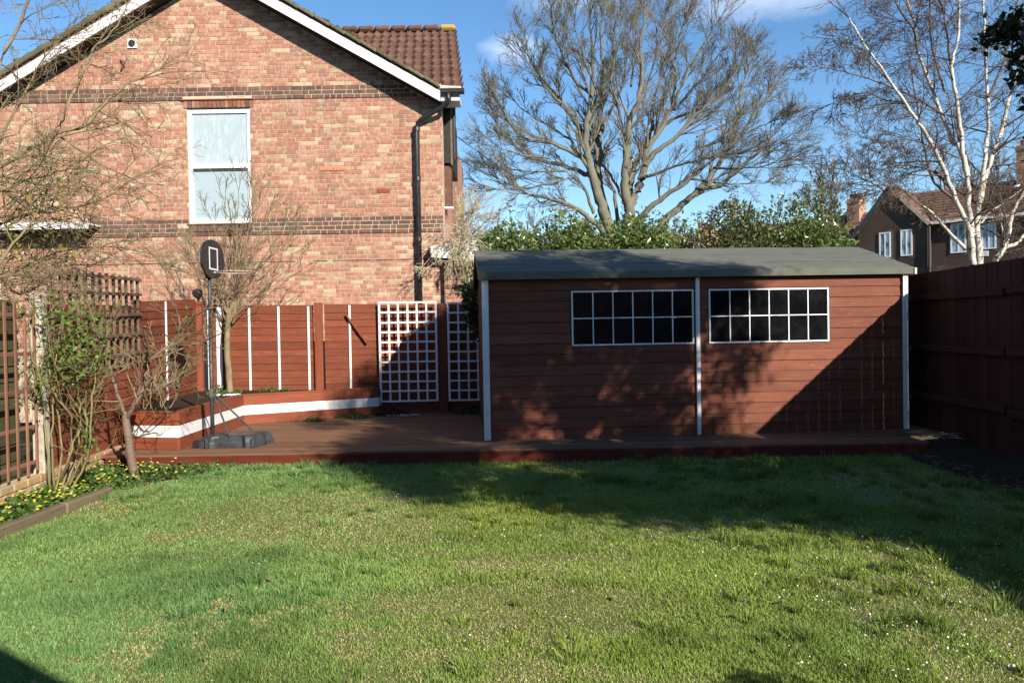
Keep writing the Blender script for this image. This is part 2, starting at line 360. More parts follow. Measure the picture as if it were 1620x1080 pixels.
M['laurel_red'] = m_leaf('young_shrub_leaves', [(.055, .10, .024), (.09, .135, .032), (.16, .11, .05), (.08, .13, .028)], .35, .5, .2)
M['evergreen'] = m_leaf('dark_evergreen_leaves', [(.015, .028, .010), (.022, .042, .014), (.032, .055, .018)], .4, .45, .1)
M['rose_leaf'] = m_leaf('rose_leaves', [(.085, .16, .025), (.13, .21, .04), (.19, .25, .055), (.11, .18, .04)], .4, .4, .35)
M['yellow_leaf'] = m_leaf('yellow_green_leaves', [(.22, .21, .03), (.32, .28, .05), (.16, .19, .03)], .5, .3, .3)
M['weed'] = m_leaf('weed_leaves', [(.07, .13, .03), (.11, .17, .045), (.15, .19, .06)], .6, .3, .3)
M['bed_leaf'] = m_leaf('celandine_leaves', [(.05, .115, .02), (.08, .15, .03), (.12, .18, .04)], .35, .45, .2)
M['yellow_petal'] = m_leaf('yellow_petals', [(.60, .47, .03), (.68, .56, .06), (.74, .66, .16)], .5, .3, .2)
M['pink_blossom'] = m_leaf('pale_pink_blossom', [(.62, .42, .38), (.75, .58, .52), (.55, .40, .30)], .6, .3, .3)
M['ivy'] = m_leaf('ivy_leaves', [(.016, .035, .010), (.028, .055, .014), (.05, .08, .02)], .4, .45, .1)
M['white_petal'] = m_leaf('white_petals', [(.72, .72, .66), (.82, .82, .78), (.62, .62, .54)], .6, .3, .2)
t = NT('grass_blades'); at = t('VertexColor'); at.layer_name = 'Col'
t.done(at.outputs[0], .65, spec=.12)
tr = t('BsdfTranslucent'); t.l.new(at.outputs[0], tr.inputs[0]); mx = t('MixShader'); mx.inputs[0].default_value = .22
t.l.new(t.b.outputs[0], mx.inputs[1]); t.l.new(tr.outputs[0], mx.inputs[2]); t.l.new(mx.outputs[0], t.n['Material Output'].inputs[0])
M['grass'] = t.m
t = NT('lawn_soil_thatch'); n = t.noise(t.tex(), 1.1, 5, .6); n2 = t.noise(t.tex(), 60, 4, .7)
M['lawn'] = t.done(t.mix(.5, t.ramp(n, [(.35, (.105, .15, .035)), (.65, (.20, .21, .075))]), t.ramp(n2, [(.3, (.06, .085, .022)), (.7, (.20, .22, .075))])), 1, n2, .6, .02, .05)
t = NT('far_ground'); n = t.noise(t.tex(), .3, 5, .6)
M['ground'] = t.done(t.ramp(n, [(.35, (.045, .06, .022)), (.65, (.10, .09, .05))]), 1, spec=.05)

# ================================================================== ground
mb = MB(); n_ = 40
mb.poly([(-600, -300, -.06), (600, -300, -.06), (600, 900, -.06), (-600, 900, -.06)])
tag(mb.build('ground', M['ground'], origin=(0, 0, -.06)), kind='structure')
gx = np.linspace(-4.3, 4.95, 60); gy = np.linspace(-.95, 8.36, 60); X, Y = np.meshgrid(gx, gy)
Z = (vnoise(X * .9 + 20, Y * .9 + 20, 3, 3) - .5) * .05
V = np.stack([X, Y, Z], -1).reshape(-1, 3); idx = np.arange(3600).reshape(60, 60)
F = np.stack([idx[:-1, :-1], idx[:-1, 1:], idx[1:, 1:], idx[1:, :-1]], -1).reshape(-1, 4)
tag(np_obj('lawn', V, F, M['lawn'], smooth=True), kind='structure')
def lawn_z(x, y): return (vnoise(x * .9 + 20, y * .9 + 20, 3, 3) - .5) * .05
# dark soil strip beside the right fence
gx = np.linspace(4.1, 4.98, 10); gy = np.linspace(2, 8.9, 50); X, Y = np.meshgrid(gx, gy)
Z = .03 + (vnoise(X * 7, Y * 7, 5, 3) - .5) * .06 + np.clip((X - 4.1) * .12, 0, .06) - .04 * (X < 4.15)
V = np.stack([X, Y, Z], -1).reshape(-1, 3); idx = np.arange(500).reshape(50, 10)
F = np.stack([idx[:-1, :-1], idx[:-1, 1:], idx[1:, 1:], idx[1:, :-1]], -1).reshape(-1, 4)
tag(np_obj('soil_bed', V, F, M['soil'], smooth=True), kind='structure')
# flower bed soil, left
gx = np.linspace(0, 1, 12); gy = np.linspace(4.2, 8.5, 40); T, Y = np.meshgrid(gx, gy)
xl = -4.35 - .09 * (Y - 7) + .02; xr = np.where(Y < 7, -3.68, -3.68 + .5 * (Y - 7)); xr = np.minimum(xr, -3.2)
X = xl + (xr - xl) * T; Z = .035 * (1 - T) + .012 + (vnoise(X * 6, Y * 6, 8, 3) - .5) * .03
V = np.stack([X, Y, Z], -1).reshape(-1, 3); idx = np.arange(480).reshape(40, 12)
F = np.stack([idx[:-1, :-1], idx[:-1, 1:], idx[1:, 1:], idx[1:, :-1]], -1).reshape(-1, 4)
tag(np_obj('flower_bed_soil', V, F, M['soil'], smooth=True), kind='structure')

# ================================================================== brick house
HY = 13.2; HX0, HX1 = -8.55, -1.11; AX, AZ, SL = -4.92, 7.52, .578
house = thing('brick_house', 'red brick house with white bargeboards and one tall white gable window', 'house', (-4.9, 13.2, 0))
rake = lambda x: AZ - SL * abs(x - AX)
WX0, WX1, WZ0, WZ1 = -5.36, -4.31, 3.27, 5.18
mb = MB(); b0, b1 = HY + .005, HY + .25
def gab(x0, x1, z0): # wall piece below the rake between x0 and x1
    pts = [(x0, b0, z0), (x1, b0, z0), (x1, b0, rake(x1) - .12)]
    if x0 < AX < x1: pts.append((AX, b0, AZ - .12))
    pts.append((x0, b0, rake(x0) - .12)); mb.prism(pts, (0, b1 - b0, 0))
gab(HX0, WX0, 0); gab(WX1, HX1, 0); gab(WX0, WX1, WZ1 + .02); mb.box(WX0, WX1, b0, b1, 0, WZ0)
mb.build('wall', M['mortar'], house)
mb = MB(); mb.box(HX1 - .02, HX1, HY + .26, 19, 0, 5.3).box(HX0, HX1, 18.8, 19, 0, 5.3).box(HX0, HX0 + .02, HY + .26, 19, 0, 5.3)
mb.build('side_wall', M['brick_tex'], house)
# bricks in flemish bond
LB = (3.073, 3.355); UB = (5.329, 5.5405); CH = .0705; J = .0105
bricks = []
rs = random.Random(5)
z = 1.24; ci = 0
while z < 7.4:
    dark = (LB[0] - .01 < z < LB[1] - .03) or (UB[0] - .01 < z < UB[1] - .03)
    x = HX0 - rs.uniform(.0, .3); k = rs.randint(0, 1)
    while x < HX1 - .01:
        L_ = (.200 if (k % 2 == 0) != (rs.random() < .16) else .095) * rs.uniform(.94, 1.05)
        x0, x1 = max(x, HX0), min(x + L_, HX1)
        k += 1; x += L_ + J
        zt = z + CH - J
        zc = min(rake(x0), rake(x1)) - .13
        if z > zc - .02: continue
        zt2 = min(zt, zc)
        segs = [(x0, x1)]
        if zt > WZ0 and z < WZ1 + .17:
            e0, e1 = (WX0, WX1) if z < WZ1 + .005 else (WX0 - .06, WX1 + .04)
            segs = []
            if x0 < e0 - .02: segs.append((x0, min(x1, e0 - .006)))
            if x1 > e1 + .02: segs.append((max(x0, e1 + .006), x1))
        if LB[0] - .01 < z < LB[1] - .09 and x1 > WX0 - .02 and x0 < WX1 + .02 and z > LB[0] + .13:
            continue
        for a, b in segs:
            if b - a > .02: bricks.append((a, b, z, zt2, dark, rs.random()))
    z += CH; ci += 1
# soldier courses over and under the window
sold = []
x = WX0 - .05
while x < WX1 + .03:
    sold.append((x, x + .06, WZ1 + .022, WZ1 + .135)); x += .0685
x = WX0 - .01
while x < WX1 - .02:
    sold.append((x, x + .062, 3.195, 3.262)); x += .0705
def order(b): return math.hypot((b[0] + b[1]) / 2 + .3, b[2] - 2.4)
bricks.sort(key=order)
nd = [b for b in bricks if b[4]]; nr = [b for b in bricks if not b[4]]
singles = nd[:120] + nr[:180 - len(sold)]; rest_d = nd[120:]; rest_r = nr[180 - len(sold):]
def brick_box(b): return ((b[1] - b[0]), .05 + (.014 if b[4] else 0), b[3] - b[2])
for b in singles:
    d = brick_box(b); pr = .0035 * b[5] + (.016 if b[4] else 0)
    piece('brick', (round(d[0], 3), .05, round(d[2], 3)), ((b[0] + b[1]) / 2, HY - pr + .025, (b[2] + b[3]) / 2), M['dbrick_o'] if b[4] else M['brick_o'], house, bev=.003)
for s_ in sold:
    piece('brick', (s_[1] - s_[0], .06, s_[3] - s_[2]), ((s_[0] + s_[1]) / 2, HY + .012, (s_[2] + s_[3]) / 2), M['dbrick_o'] if s_[2] < 4 else M['obrick_o'], house, bev=.003)
for nm, lst, mt in (('red_brickwork', rest_r, 'brick_i'), ('dark_brick_bands', rest_d, 'dbrick_i')):
    mb = MB(); cl = []
    for b in lst:
        pr = .0035 * b[5] + (.016 if b[4] else 0); mb.box(b[0], b[1], HY - pr, HY + .03, b[2], b[3]); cl += [(rs.random(), 0, 0)] * 8
    tag(np_obj(nm, mb.v, mb.f, M[mt], house, col=np.array(cl, dtype=float)), kind='stuff')
mb = MB(); mb.box(HX0, WX0 - .003, HY - .0115, HY + .02, LB[0], LB[1] - .012).box(WX1 + .003, HX1 + .004, HY - .0115, HY + .02, LB[0], LB[1] - .012).box(HX0, HX1 + .004, HY - .0115, HY + .02, UB[0], UB[1] - .012); mb.build('band_mortar', M['mortar'], house)
piece('damp_course', (6.2, .012, .014), (-4.3, HY + .003, 2.622), M['black_paint_and_shade'], house)
piece('lintel_cap', (1.2, .08, .022), (-4.835, HY + .0, WZ1 + .152), M['terracotta'], house, bev=.004)
piece('sill', (1.12, .08, .022), (-4.835, HY + .005, WZ0 - .005), M['dbrick_o'], house, bev=.004)
for (px, py) in ((607, 302), (250, 352)):
    q = P(px, py, HY); piece('air_brick', (.215, .05, .066), (q.x, HY + .012, q.z), M['terracotta'], house, bev=.003)
q = P(516, 267, HY)
for dx in (0, .226): piece('orange_brick', (.215, .05, .066), (q.x + dx, HY + .012, q.z), M['orange_brick'], house, bev=.003)
# window
win = MB(); fy0, fy1 = HY + .025, HY + .10; fw = .062
win.box(WX0, WX0 + fw, fy0, fy1, WZ0 + .012, WZ1).box(WX1 - fw, WX1, fy0, fy1, WZ0 + .012, WZ1)
win.box(WX0 + fw, WX1 - fw, fy0, fy1, WZ0 + .012, WZ0 + .085).box(WX0 + fw, WX1 - fw, fy0, fy1, WZ1 - fw, WZ1).box(WX0 + fw, WX1 - fw, fy0 - .012, fy1, 4.20, 4.275)
wo = win.build('window', M['upvc'], house); tag(wo, 'tall white window with two pale frosted panes')
w2 = MB(); w2.box(WX0 + fw, WX1 - fw, fy0 + .03, fy0 + .04, 4.275, WZ1 - fw); w2.build('pane', M['frosted'], wo)
w2 = MB(); w2.box(WX0 + fw, WX1 - fw, fy0 + .03, fy0 + .04, WZ0 + .085, 4.20); w2.build('pane', M['blind'], wo)
w2 = MB(); w2.box(WX0 + fw + .01, WX1 - fw - .01, fy0 + .012, fy0 + .029, 4.16, 4.199); w2.build('blind_rail', M['dark_metal'], wo)
q = P(138, 356, 12.75); m = MB(); m.box(-8.5, q.x, 12.75, 12.79, q.z - .055, q.z + .055); m.box(-8.5, q.x, 12.79, HY - .02, q.z + .02, q.z + .05); m.build('canopy', M['upvc'], house)
# vent and small hook
q = P(210, 70, HY); vb = MB(); vb.box(q.x - .075, q.x + .075, HY - .03, HY, q.z - .075, q.z + .075); ve = vb.build('vent', M['upvc'], house)
vb = MB(); vb.tube([(q.x, HY - .045, q.z), (q.x, HY - .031, q.z)], .056, 16); vb.build('vent_hole', M['black_plastic'], ve)
q = P(198, 103, HY); vb = MB(); vb.tube([q + Vector((-.07, -.02, .07)), q + Vector((.05, -.10, .01))], .012, 6); vb.tube([q + Vector((.05, -.10, .01)), q + Vector((-.07, -.02, -.1))], .010, 6); vb.build('wall_bracket', M['old_wood'], house)
# roof of the gable wing: soffit, bargeboards, verge tiles, slabs
EX0, EX1 = -8.72, -1.10
for s_, xe in ((-1, EX0), (1, EX1)):
    ze = rake(xe)
    m = MB(); m.prism([(AX, 12.85, AZ - .165), (xe, 12.85, ze - .165), (xe, 12.85, ze), (AX, 12.85, AZ)], (0, .028, 0)); m.build('bargeboard', M['upvc'], house)
    m = MB(); m.prism([(AX, 12.879, AZ - .155), (xe, 12.879, ze - .155), (xe, 12.879, ze - .135), (AX, 12.879, AZ - .135)], (0, .34, 0)); m.build('soffit', M['black_paint_and_shade'], house)  # black here stands in for the shadow under the bargeboard
    th = .075
    m = MB(); m.prism([(AX, 12.86, AZ + .004), (xe, 12.86, ze + .004), (xe, 12.86, ze + th), (AX, 12.86, AZ + th)], (0, 3.3, 0)); m.build('roof', M['tile'], house)
    d = Vector((xe - AX, 0, ze - AZ)); Lr = d.length; d.normalize(); nrm = Vector((-d.z * s_, 0, d.x * s_)); n_t = int(Lr / .29)
    for k in range(n_t):
        a = Vector((AX, 12.90, AZ)) + d * (k * .29) + nrm * (.058 if s_ > 0 else .075); tl = .012
        h_ = .05 if s_ > 0 else .085
        bar('verge_tile', a + nrm * tl, a + d * .31 + nrm * -.004, .2, h_, M['moss_tile'], house, up=nrm, bev=.008)
mb = MB(); rs2 = random.Random(9)
def blob(mb, c, r, rs2, n=6):
    i = len(mb.v)
    for k in range(3):
        for j in range(n):
            an = 2 * math.pi * j / n; ph = (-.9, .1, .95)[k]; rr = r * math.sqrt(max(.05, 1 - ph * ph)) * rs2.uniform(.7, 1.25)
            mb.v.append((c[0] + rr * math.cos(an), c[1] + rr * math.sin(an), c[2] + r * ph * .7))
    for k in range(2):
        for j in range(n): mb.f.append((i + k * n + j, i + k * n + (j + 1) % n, i + (k + 1) * n + (j + 1) % n, i + (k + 1) * n + j))
    mb.f.append(tuple(range(i + 2 * n, i + 3 * n)))
for k in range(130):
    x = rs2.uniform(EX0, EX1 - 1.2); zz = rake(x) + (.125 if x > AX else .17); blob(mb, (x, rs2.uniform(12.83, 12.98), zz - .01), rs2.uniform(.012, .05), rs2)
tag(mb.build('moss', M['algae'], house), kind='stuff')
# main roof behind, with pantiles on the part that shows
EV = Vector((-.75, 13.02, 5.36)); RV = Vector((-1.04, 16.15, 7.50))
m = MB(); m.prism([(-1.22, EV.y, EV.z), (EV.x, EV.y, EV.z), (RV.x, RV.y, RV.z), (AX, RV.y, RV.z)], (0, 0, -.05)); m.build('roof', M['tile'], house)
m = MB(); m.prism([(-8.6, 19.3, EV.z), (-1.75, 19.3, EV.z), (RV.x - .1, RV.y, RV.z - .01), (-8.6, RV.y, RV.z - .01)], (0, 0, -.05)); m.build('roof', M['tile'], house)
up_v = Vector((0, RV.y - EV.y, RV.z - EV.z)); SLn = up_v.length; up_v.normalize(); nr_ = Vector((0, -up_v.z, up_v.y))
TW, TL, NR = .165, .40, 10; gauge = SLn / NR
tm = bpy.data.meshes.new('pantile'); vs, fs = [], []
for e, yy, dz in ((0, 0, 0), (1, TL, -.018)):
    for j in range(9): vs.append((TW * 1.08 * j / 8, yy, .024 * math.sin(2 * math.pi * j / 8 + .6) + .03 + dz))
for j in range(8): fs.append((j, j + 1, j + 10, j + 9))
for j in range(9): vs.append((TW * 1.08 * j / 8, .0, .024 * math.sin(2 * math.pi * j / 8 + .6) + .008))
for j in range(8): fs.append((18 + j, 19 + j, j + 1, j))
tm.from_pydata(vs, [], fs); tm.materials.append(M['tile'])
rot = Matrix((Vector((1, 0, 0)), up_v, nr_)).transposed()
for r_ in range(NR):
    k = r_ / NR; xe = EV.x + (RV.x - EV.x) * k
    for c_ in range(21):
        x0 = xe - TW * (c_ + 1)
        pos = Vector((x0, EV.y, EV.z)) + up_v * (r_ * gauge - .03) + nr_ * (.012 + rs2.uniform(0, .006))
        if pos.z + .25 < rake(pos.x) + .05: continue          # below the wing's own roof
        o = bpy.data.objects.new('roof_tile', tm); o.matrix_basis = Matrix.Translation(pos) @ rot.to_4x4() @ Matrix.Rotation(rs2.uniform(-.02, .02), 4, 'Z'); link(o, house)
for k in range(10):
    bar('ridge_tile', RV + Vector((-.33 * k, 0, .07)), RV + Vector((-.33 * (k + 1) + .01, 0, .07)), .22, .12, M['tile'] if k else M['lichen'], house, bev=.04)
# cement fillet up the valley
m = MB(); a = Vector((-1.12, 12.98, 5.40)); b = Vector((-2.15, 13.75, 6.06)); m.tube([a, a.lerp(b, .35) + Vector((0, 0, .015)), a.lerp(b, .7), b], [.05, .06, .045, .02], 6); m.tube([a, (-.76, 12.99, 5.39)], [.04, .03], 6); m.build('valley_fillet', M['cement'], house)
# gutter, soffit end, downpipe
m = MB(); m.tube([(-1.15, 12.93, 5.325), (-.71, 12.93, 5.325)], .052, 10); m.build('gutter', M['black_plastic'], house)
m = MB(); m.box(-1.10, -.79, 12.98, 13.4, 5.19, 5.29); m.build('soffit_end', M['upvc'], house)
m = MB(); m.tube([(-.965, 12.93, 5.31), (-.965, 12.94, 5.18), (-1.02, 12.96, 5.12), (-1.42, 13.08, 4.93), (-1.50, 13.10, 4.86), (-1.515, 13.10, 4.75), (-1.515, 13.10, 0)], .042, 10)
dp = m.build('downpipe', M['black_plastic'], house, smooth=True)
for zz in (4.72, 3.9, 2.9):
    m = MB(); m.lathe((-1.515, 13.10, zz), [(.043, 0), (.052, .01), (.052, .07), (.043, .08)], 12); m.box(-1.545, -1.485, 13.13, 13.21, zz + .02, zz + .06); m.build('pipe_collar', M['black_plastic'], dp)
# dark projecting bay on the side wall
m = MB(); m.box(-1.109, -.99, 13.5, 15.2, 4.28, 5.25); m.build('side_bay', M['black_paint_and_shade'], house)
m = MB(); m.box(-.99, -.955, 13.5, 13.54, 4.25, 5.25); m.build('bay_trim', M['old_wood'], house)
m = MB(); m.tube([(-.925, 13.52, 5.28), (-.925, 13.52, 4.35), (-.89, 13.52, 4.32)], .03, 8); m.build('downpipe', M['black_plastic'], house)
m = MB(); m.box(-1.109, -1.0, 13.55, 13.9, 3.55, 4.24); m.build('hanging_tiles', M['tile'], house)
m = MB(); m.box(-1.109, -.96, 13.45, 13.6, 3.50, 3.53); m.build('ledge', M['upvc'], house)

# ================================================================== lean-to porch beside the house
porch = thing('lean_to_porch', 'small brick lean-to with white fascia under dry creeper beside the house', 'porch', (-.9, 13.6, 0))
mb = MB(); mb.box(-1.10, -.72, 13.062, 15, 0, 2.58); mb.build('wall', M['mortar'], porch)
z = 1.2; ci = 0
while z < 2.55:
    x = -1.09 + (.11 if ci % 2 else 0)
    if ci % 2: piece('brick', (.10, .05, .066), (-1.04, 13.072, z + .033), M['obrick_o'], porch, bev=.003)
    while x < -.73:
        e = min(x + .2165, -.725)
        if e - x > .03: piece('brick', (round(e - x, 3), .05, .066), ((x + e) / 2, 13.075 - rs.random() * .004, z + .033), M['obrick_o'], porch, bev=.003)
        x += .2255
    z += .075; ci += 1
m = MB(); m.prism([(-1.31, 12.96, 2.63), (-.55, 12.96, 2.575), (-.55, 12.96, 2.715), (-1.31, 12.96, 2.77)], (0, .03, 0)); m.build('fascia', M['white_paint'], porch)
m = MB(); m.prism([(-1.31, 12.95, 2.772), (-.54, 12.95, 2.717), (-.54, 15.2, 3.1), (-1.31, 15.2, 3.15)], (0, 0, .03)); m.build('roof', M['upvc'], porch)
m = MB(); m.box(-.72, -.60, 13.15, 13.25, 1.2, 2.3); m.build('frame_post', M['upvc'], porch)

# ================================================================== deck
deck = thing('timber_deck', 'low brown timber deck with red ribbed front board along the lawn', 'deck', (.3, 8.35, 0))
y = 8.36; k = 0
while y < 12.15:
    bar('deck_board', (-4.5 + rs.uniform(-.02, .02), y + .06, .136), (4.42 + rs.uniform(-.03, .03) if y < 8.9 else 4.95, y + .06, .136 + rs.uniform(-.002, .002)), .116, .028, M['deck'], deck, bev=.004); y += .1255; k += 1
xs = [-4.35, -2.6, -.7, 1.25, 2.9, 4.40]
for a, b in zip(xs[:-1], xs[1:]):
    m = MB(); prof = []; nrib = 11
    for i in range(nrib):
        z0 = .004 + i * .0118
        prof += [(8.352, z0), (8.345, z0 + .002), (8.345, z0 + .0075), (8.352, z0 + .0095)]
    i0 = len(m.v)
    for xx in (a + .003, b - .003): m.v += [(xx, yy, zz) for yy, zz in prof]
    n_ = len(prof)
    for i in range(n_ - 1): m.f.append((i, i + 1, n_ + i + 1, n_ + i))
    m.box(a + .003, b - .003, 8.353, 8.375, .002, .119); m.build('front_board', M['riser'], deck)

# ================================================================== shed
SO = Vector((-.306, 9.03, .15)); SD = Vector((4.99, .36, 0)); SLEN = SD.length; SD.normalize(); SN = Vector((-SD.y, SD.x, 0)); SWID = 2.44
def sp(u, v, z): return SO + SD * u + SN * v + Vector((0, 0, z))
srot = Matrix((SD, SN, Vector((0, 0, 1)))).transposed()
shed = thing('garden_shed', 'long red-brown timber shed with dark felt roof and two dark windows', 'shed', sp(SLEN / 2, 0, 0))
WT = 1.84    # wall height
wins = [(1.00, 2.44), (2.62, 4.07)]; wz0, wz1 = 1.065, 1.70
nb = 15; bh = WT / nb; mid = 2.48
for pa, pb, (wa, wb) in ((.02, mid - .02, wins[0]), (mid + .02, SLEN - .02, wins[1])):
    for i in range(nb):
        z0, z1 = i * bh, (i + 1) * bh
        segs = [(pa, pb)]
        if z1 > wz0 + .005 and z0 < wz1 - .005:
            segs = [(pa, wa - .012), (wb + .012, pb)]
            if z0 < wz0 - .004: piece('wall_board', (wb - wa + .03, .016, wz0 - z0), sp((wa + wb) / 2, .006, (z0 + wz0) / 2 - .003), M['shed_wood'], shed, srot @ Matrix.Rotation(-.085, 3, 'X'), .002)
            if z1 > wz1 + .004: piece('wall_board', (wb - wa + .03, .016, z1 - wz1 + .012), sp((wa + wb) / 2, .004, (z1 + wz1) / 2), M['shed_wood'], shed, srot @ Matrix.Rotation(-.085, 3, 'X'), .002)
        for a, b in segs:
            if b - a < .02: continue
            jig = rs.uniform(-.002, .002)
            piece('wall_board', (b - a, .016, bh + .012), sp((a + b) / 2, .004 + jig, (z0 + z1) / 2), M['shed_wood'], shed, srot @ Matrix.Rotation(-.085, 3, 'X'), .002)
# lower slivers behind window reveals, inner dark walls
for v in (.02, SWID): 
    m = MB()
    for (a, b, z0, z1) in ((0, SLEN, 0, wz0), (0, SLEN, wz1, WT), (0, wins[0][0], wz0, wz1), (wins[0][1], wins[1][0], wz0, wz1), (wins[1][1], SLEN, wz0, wz1)):
        m.prism([sp(a, v, z0), sp(b, v, z0), sp(b, v, z1), sp(a, v, z1)], SN * .02)
    m.build('frame_panel', M['dark_fence'], shed)
RZ, EZ = 2.30, 1.925
for u in (0.0, SLEN - .02):
    m = MB(); m.prism([sp(u, 0.02, 0), sp(u, SWID, 0), sp(u, SWID, WT), sp(u, SWID / 2, RZ - .06), sp(u, .02, WT)], SD * .02); m.build('end_wall', M['dark_fence'], shed)
m = MB(); m.prism([sp(0, 0, .01), sp(SLEN, 0, .01), sp(SLEN, SWID, .01), sp(0, SWID, .01)], (0, 0, .02)); m.build('floor', M['dark_fence'], shed)
for u, w in ((0.005, .075), (mid, .045), (SLEN - .005, .06)):
    piece('corner_trim', (WT - .01, .03, w), sp(u, -.030, WT / 2), M['white_paint'], shed, srot @ Matrix.Rotation(-math.pi / 2, 3, 'Y'), .003)
for wi, (wa, wb) in enumerate(wins):
    m = MB(); fw = .018
    def wbx(a, b, z0, z1, v0=-.016, v1=.02): m.prism([sp(a, v0, z0), sp(b, v0, z0), sp(b, v0, z1), sp(a, v0, z1)], SN * (v1 - v0))
    wbx(wa, wa + fw, wz0, wz1); wbx(wb - fw, wb, wz0, wz1); wbx(wa + fw, wb - fw, wz0, wz0 + fw); wbx(wa + fw, wb - fw, wz1 - fw, wz1)
    wo = m.build('window', M['white_paint'], shed); tag(wo, 'dark shed window of twelve panes in thin white bars')
    n6 = (wb - wa - 2 * fw) / 6
    for k in range(1, 6):
        m = MB(); c = wa + fw + n6 * k; wbx(c - .006, c + .006, wz0 + fw, wz1 - fw, -.013, .012); m.build('glazing_bar', M['white_paint'], wo)
    m = MB(); zc = (wz0 + wz1) / 2; wbx(wa + fw, wb - fw, zc - .006, zc + .006, -.0155, .010); m.build('glazing_bar', M['white_paint'], wo)
    for k in range(6):
        for za, zb in ((wz0 + fw, zc - .0075), (zc + .0075, wz1 - fw)):
            m = MB(); wbx(wa + fw + n6 * k + .006, wa + fw + n6 * (k + 1) - .006, za, zb, .0, .004); o = m.build('pane', M['dark_pane'], wo)
# roof: two felt slopes with turned-down eaves
o_f, o_e = -.085, .075
for sgn in (0, 1):
    ev = o_f if sgn == 0 else SWID - o_f
    e = [sp(-o_e, ev, EZ), sp(SLEN + o_e, ev, EZ)]; rdg = [sp(SLEN + o_e, SWID / 2, RZ), sp(-o_e, SWID / 2, RZ)]
    nu, nv = 36, 10; V = []; F = []; rr = np.random.RandomState(4 + sgn)
    for j in range(nv + 1):
        for i in range(nu + 1):
            a = e[0].lerp(e[1], i / nu); b = rdg[1].lerp(rdg[0], i / nu); q = a.lerp(b, j / nv)
            V.append((q.x, q.y, q.z + (rr.rand() - .5) * .006 - (.01 * math.sin(i * .9) ** 2 if j == 0 else 0)))
    for j in range(nv):
        for i in range(nu): k = j * (nu + 1) + i; F.append((k, k + 1, k + nu + 2, k + nu + 1))
    fo = np_obj('roof_felt', V, F, M['felt'], shed, smooth=True)
    m = MB(); out = -SN if sgn == 0 else SN
    m.prism([e[0] + out * .004 - Vector((0, 0, .088)), e[1] + out * .004 - Vector((0, 0, .080)), e[1] + out * .004, e[0] + out * .004], -out * .025); m.build('felt_edge', M['felt'], shed)
    if sgn == 0:
        for fz in (.30, .66): 
            pts = [e[0].lerp(rdg[1], fz) + Vector((0, 0, .004)), e[1].lerp(rdg[0], fz) + Vector((0, 0, .004)), e[1].lerp(rdg[0], fz + .012) + Vector((0, 0, .010)), e[0].lerp(rdg[1], fz + .012) + Vector((0, 0, .006))]
            m = MB(); m.poly(pts); m.build('felt_lap', M['felt'], shed)
for u in (-o_e, SLEN + o_e - .02):
    m = MB(); m.prism([sp(u, o_f, EZ - .085), sp(u, SWID / 2, RZ - .085), sp(u, SWID - o_f, EZ - .085), sp(u, SWID - o_f, EZ - .006), sp(u, SWID / 2, RZ - .006), sp(u, o_f, EZ - .006)], SD * .02); m.build('fascia', M['felt'], shed)
m = MB(); q = sp(SLEN + o_e + .012, o_f - .01, EZ - .05); m.box(q.x - .012, q.x + .012, q.y - .01, q.y + .15, q.z - .035, q.z + .04); m.build('felt_corner', M['cement'], shed)

# ================================================================== right-hand fence
rf = thing('board_fence', 'tall dark red-brown vertical board fence with three rails, right of lawn', 'fence', (4.97, 5, 0))
y = -.6; k = 0
def fx(y): return 4.97 + .040 * (y - 9.6)
while y < 12.3:
    w = rs.uniform(.098, .106); gap = rs.choice((.0, .0, .0, .0, .0, .0, .0, .001, .002, .009)) if y > 3 else 0
    h = 2.015 + rs.uniform(-.003, .003) + .008 * math.sin(y)
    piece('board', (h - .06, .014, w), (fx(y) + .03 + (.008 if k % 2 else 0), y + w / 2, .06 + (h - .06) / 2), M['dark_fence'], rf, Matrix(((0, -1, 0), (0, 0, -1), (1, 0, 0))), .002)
    y += w + gap; k += 1
for zz in (1.72, 1.11, .52):
    for a, b in ((-.6, 2.15), (2.2, 4.95), (5.0, 7.75), (7.8, 9.75), (9.8, 12.3)):
        bar('rail', (fx(a) - .012, a, zz + rs.uniform(-.02, .02)), (fx(b) - .012, b, zz + rs.uniform(-.02, .02)), .045, .075, M['dark_fence'], rf, bev=.008)
for yy in (2.17, 4.97, 7.77, 9.77):
    piece('post', (2.0, .09, .09), (fx(yy) + .11, yy, 1.0), M['dark_fence'], rf, Matrix(((0, 0, -1), (0, 1, 0), (1, 0, 0))), .006)

# ================================================================== back fence and left fence (lapped panels)
def lap_panel(name, label, p0, p1, z0, zt0, zt1, nsl, battens, mat, side, group=None, bw=.032, tilt=0.0):
    """p0,p1 = ends on plan; zt0/zt1 = top heights; side = outward unit vector toward the garden"""
    p0 = Vector((*p0, 0)); p1 = Vector((*p1, 0)); side = Vector((*side, 0)); mid = (p0 + p1) / 2
    t_ = thing(name, label, 'fence', (mid.x, mid.y, z0), group)
    for i in range(nsl):
        f0, f1 = i / nsl, (i + 1) / nsl
        za = z0 + (zt0 - z0) * (f0 + f1) / 2; zb = z0 + (zt1 - z0) * (f0 + f1) / 2
        h = (max(zt0, zt1) - z0) / nsl
        jig = rs.uniform(-.006, .006)
        bar('slat', p0 + Vector((0, 0, za + jig)), p1 + Vector((0, 0, zb + jig + tilt)), .009, h + .022, M[mat], t_, roll=.10 * (1 if (side.cross(p1 - p0)).z < 0 else -1))
    d = p1 - p0
    for f, hb, bwk in battens:
        q = p0 + d * f + side * .022; zt = zt0 + (zt1 - zt0) * f
        bar('batten', q + Vector((0, 0, z0 + .02)), q + Vector((0, 0, zt - .005)), bwk, .018, M[hb], t_, up=side, bev=.003)
    return t_
FY = 12.2; back = (0, -1)
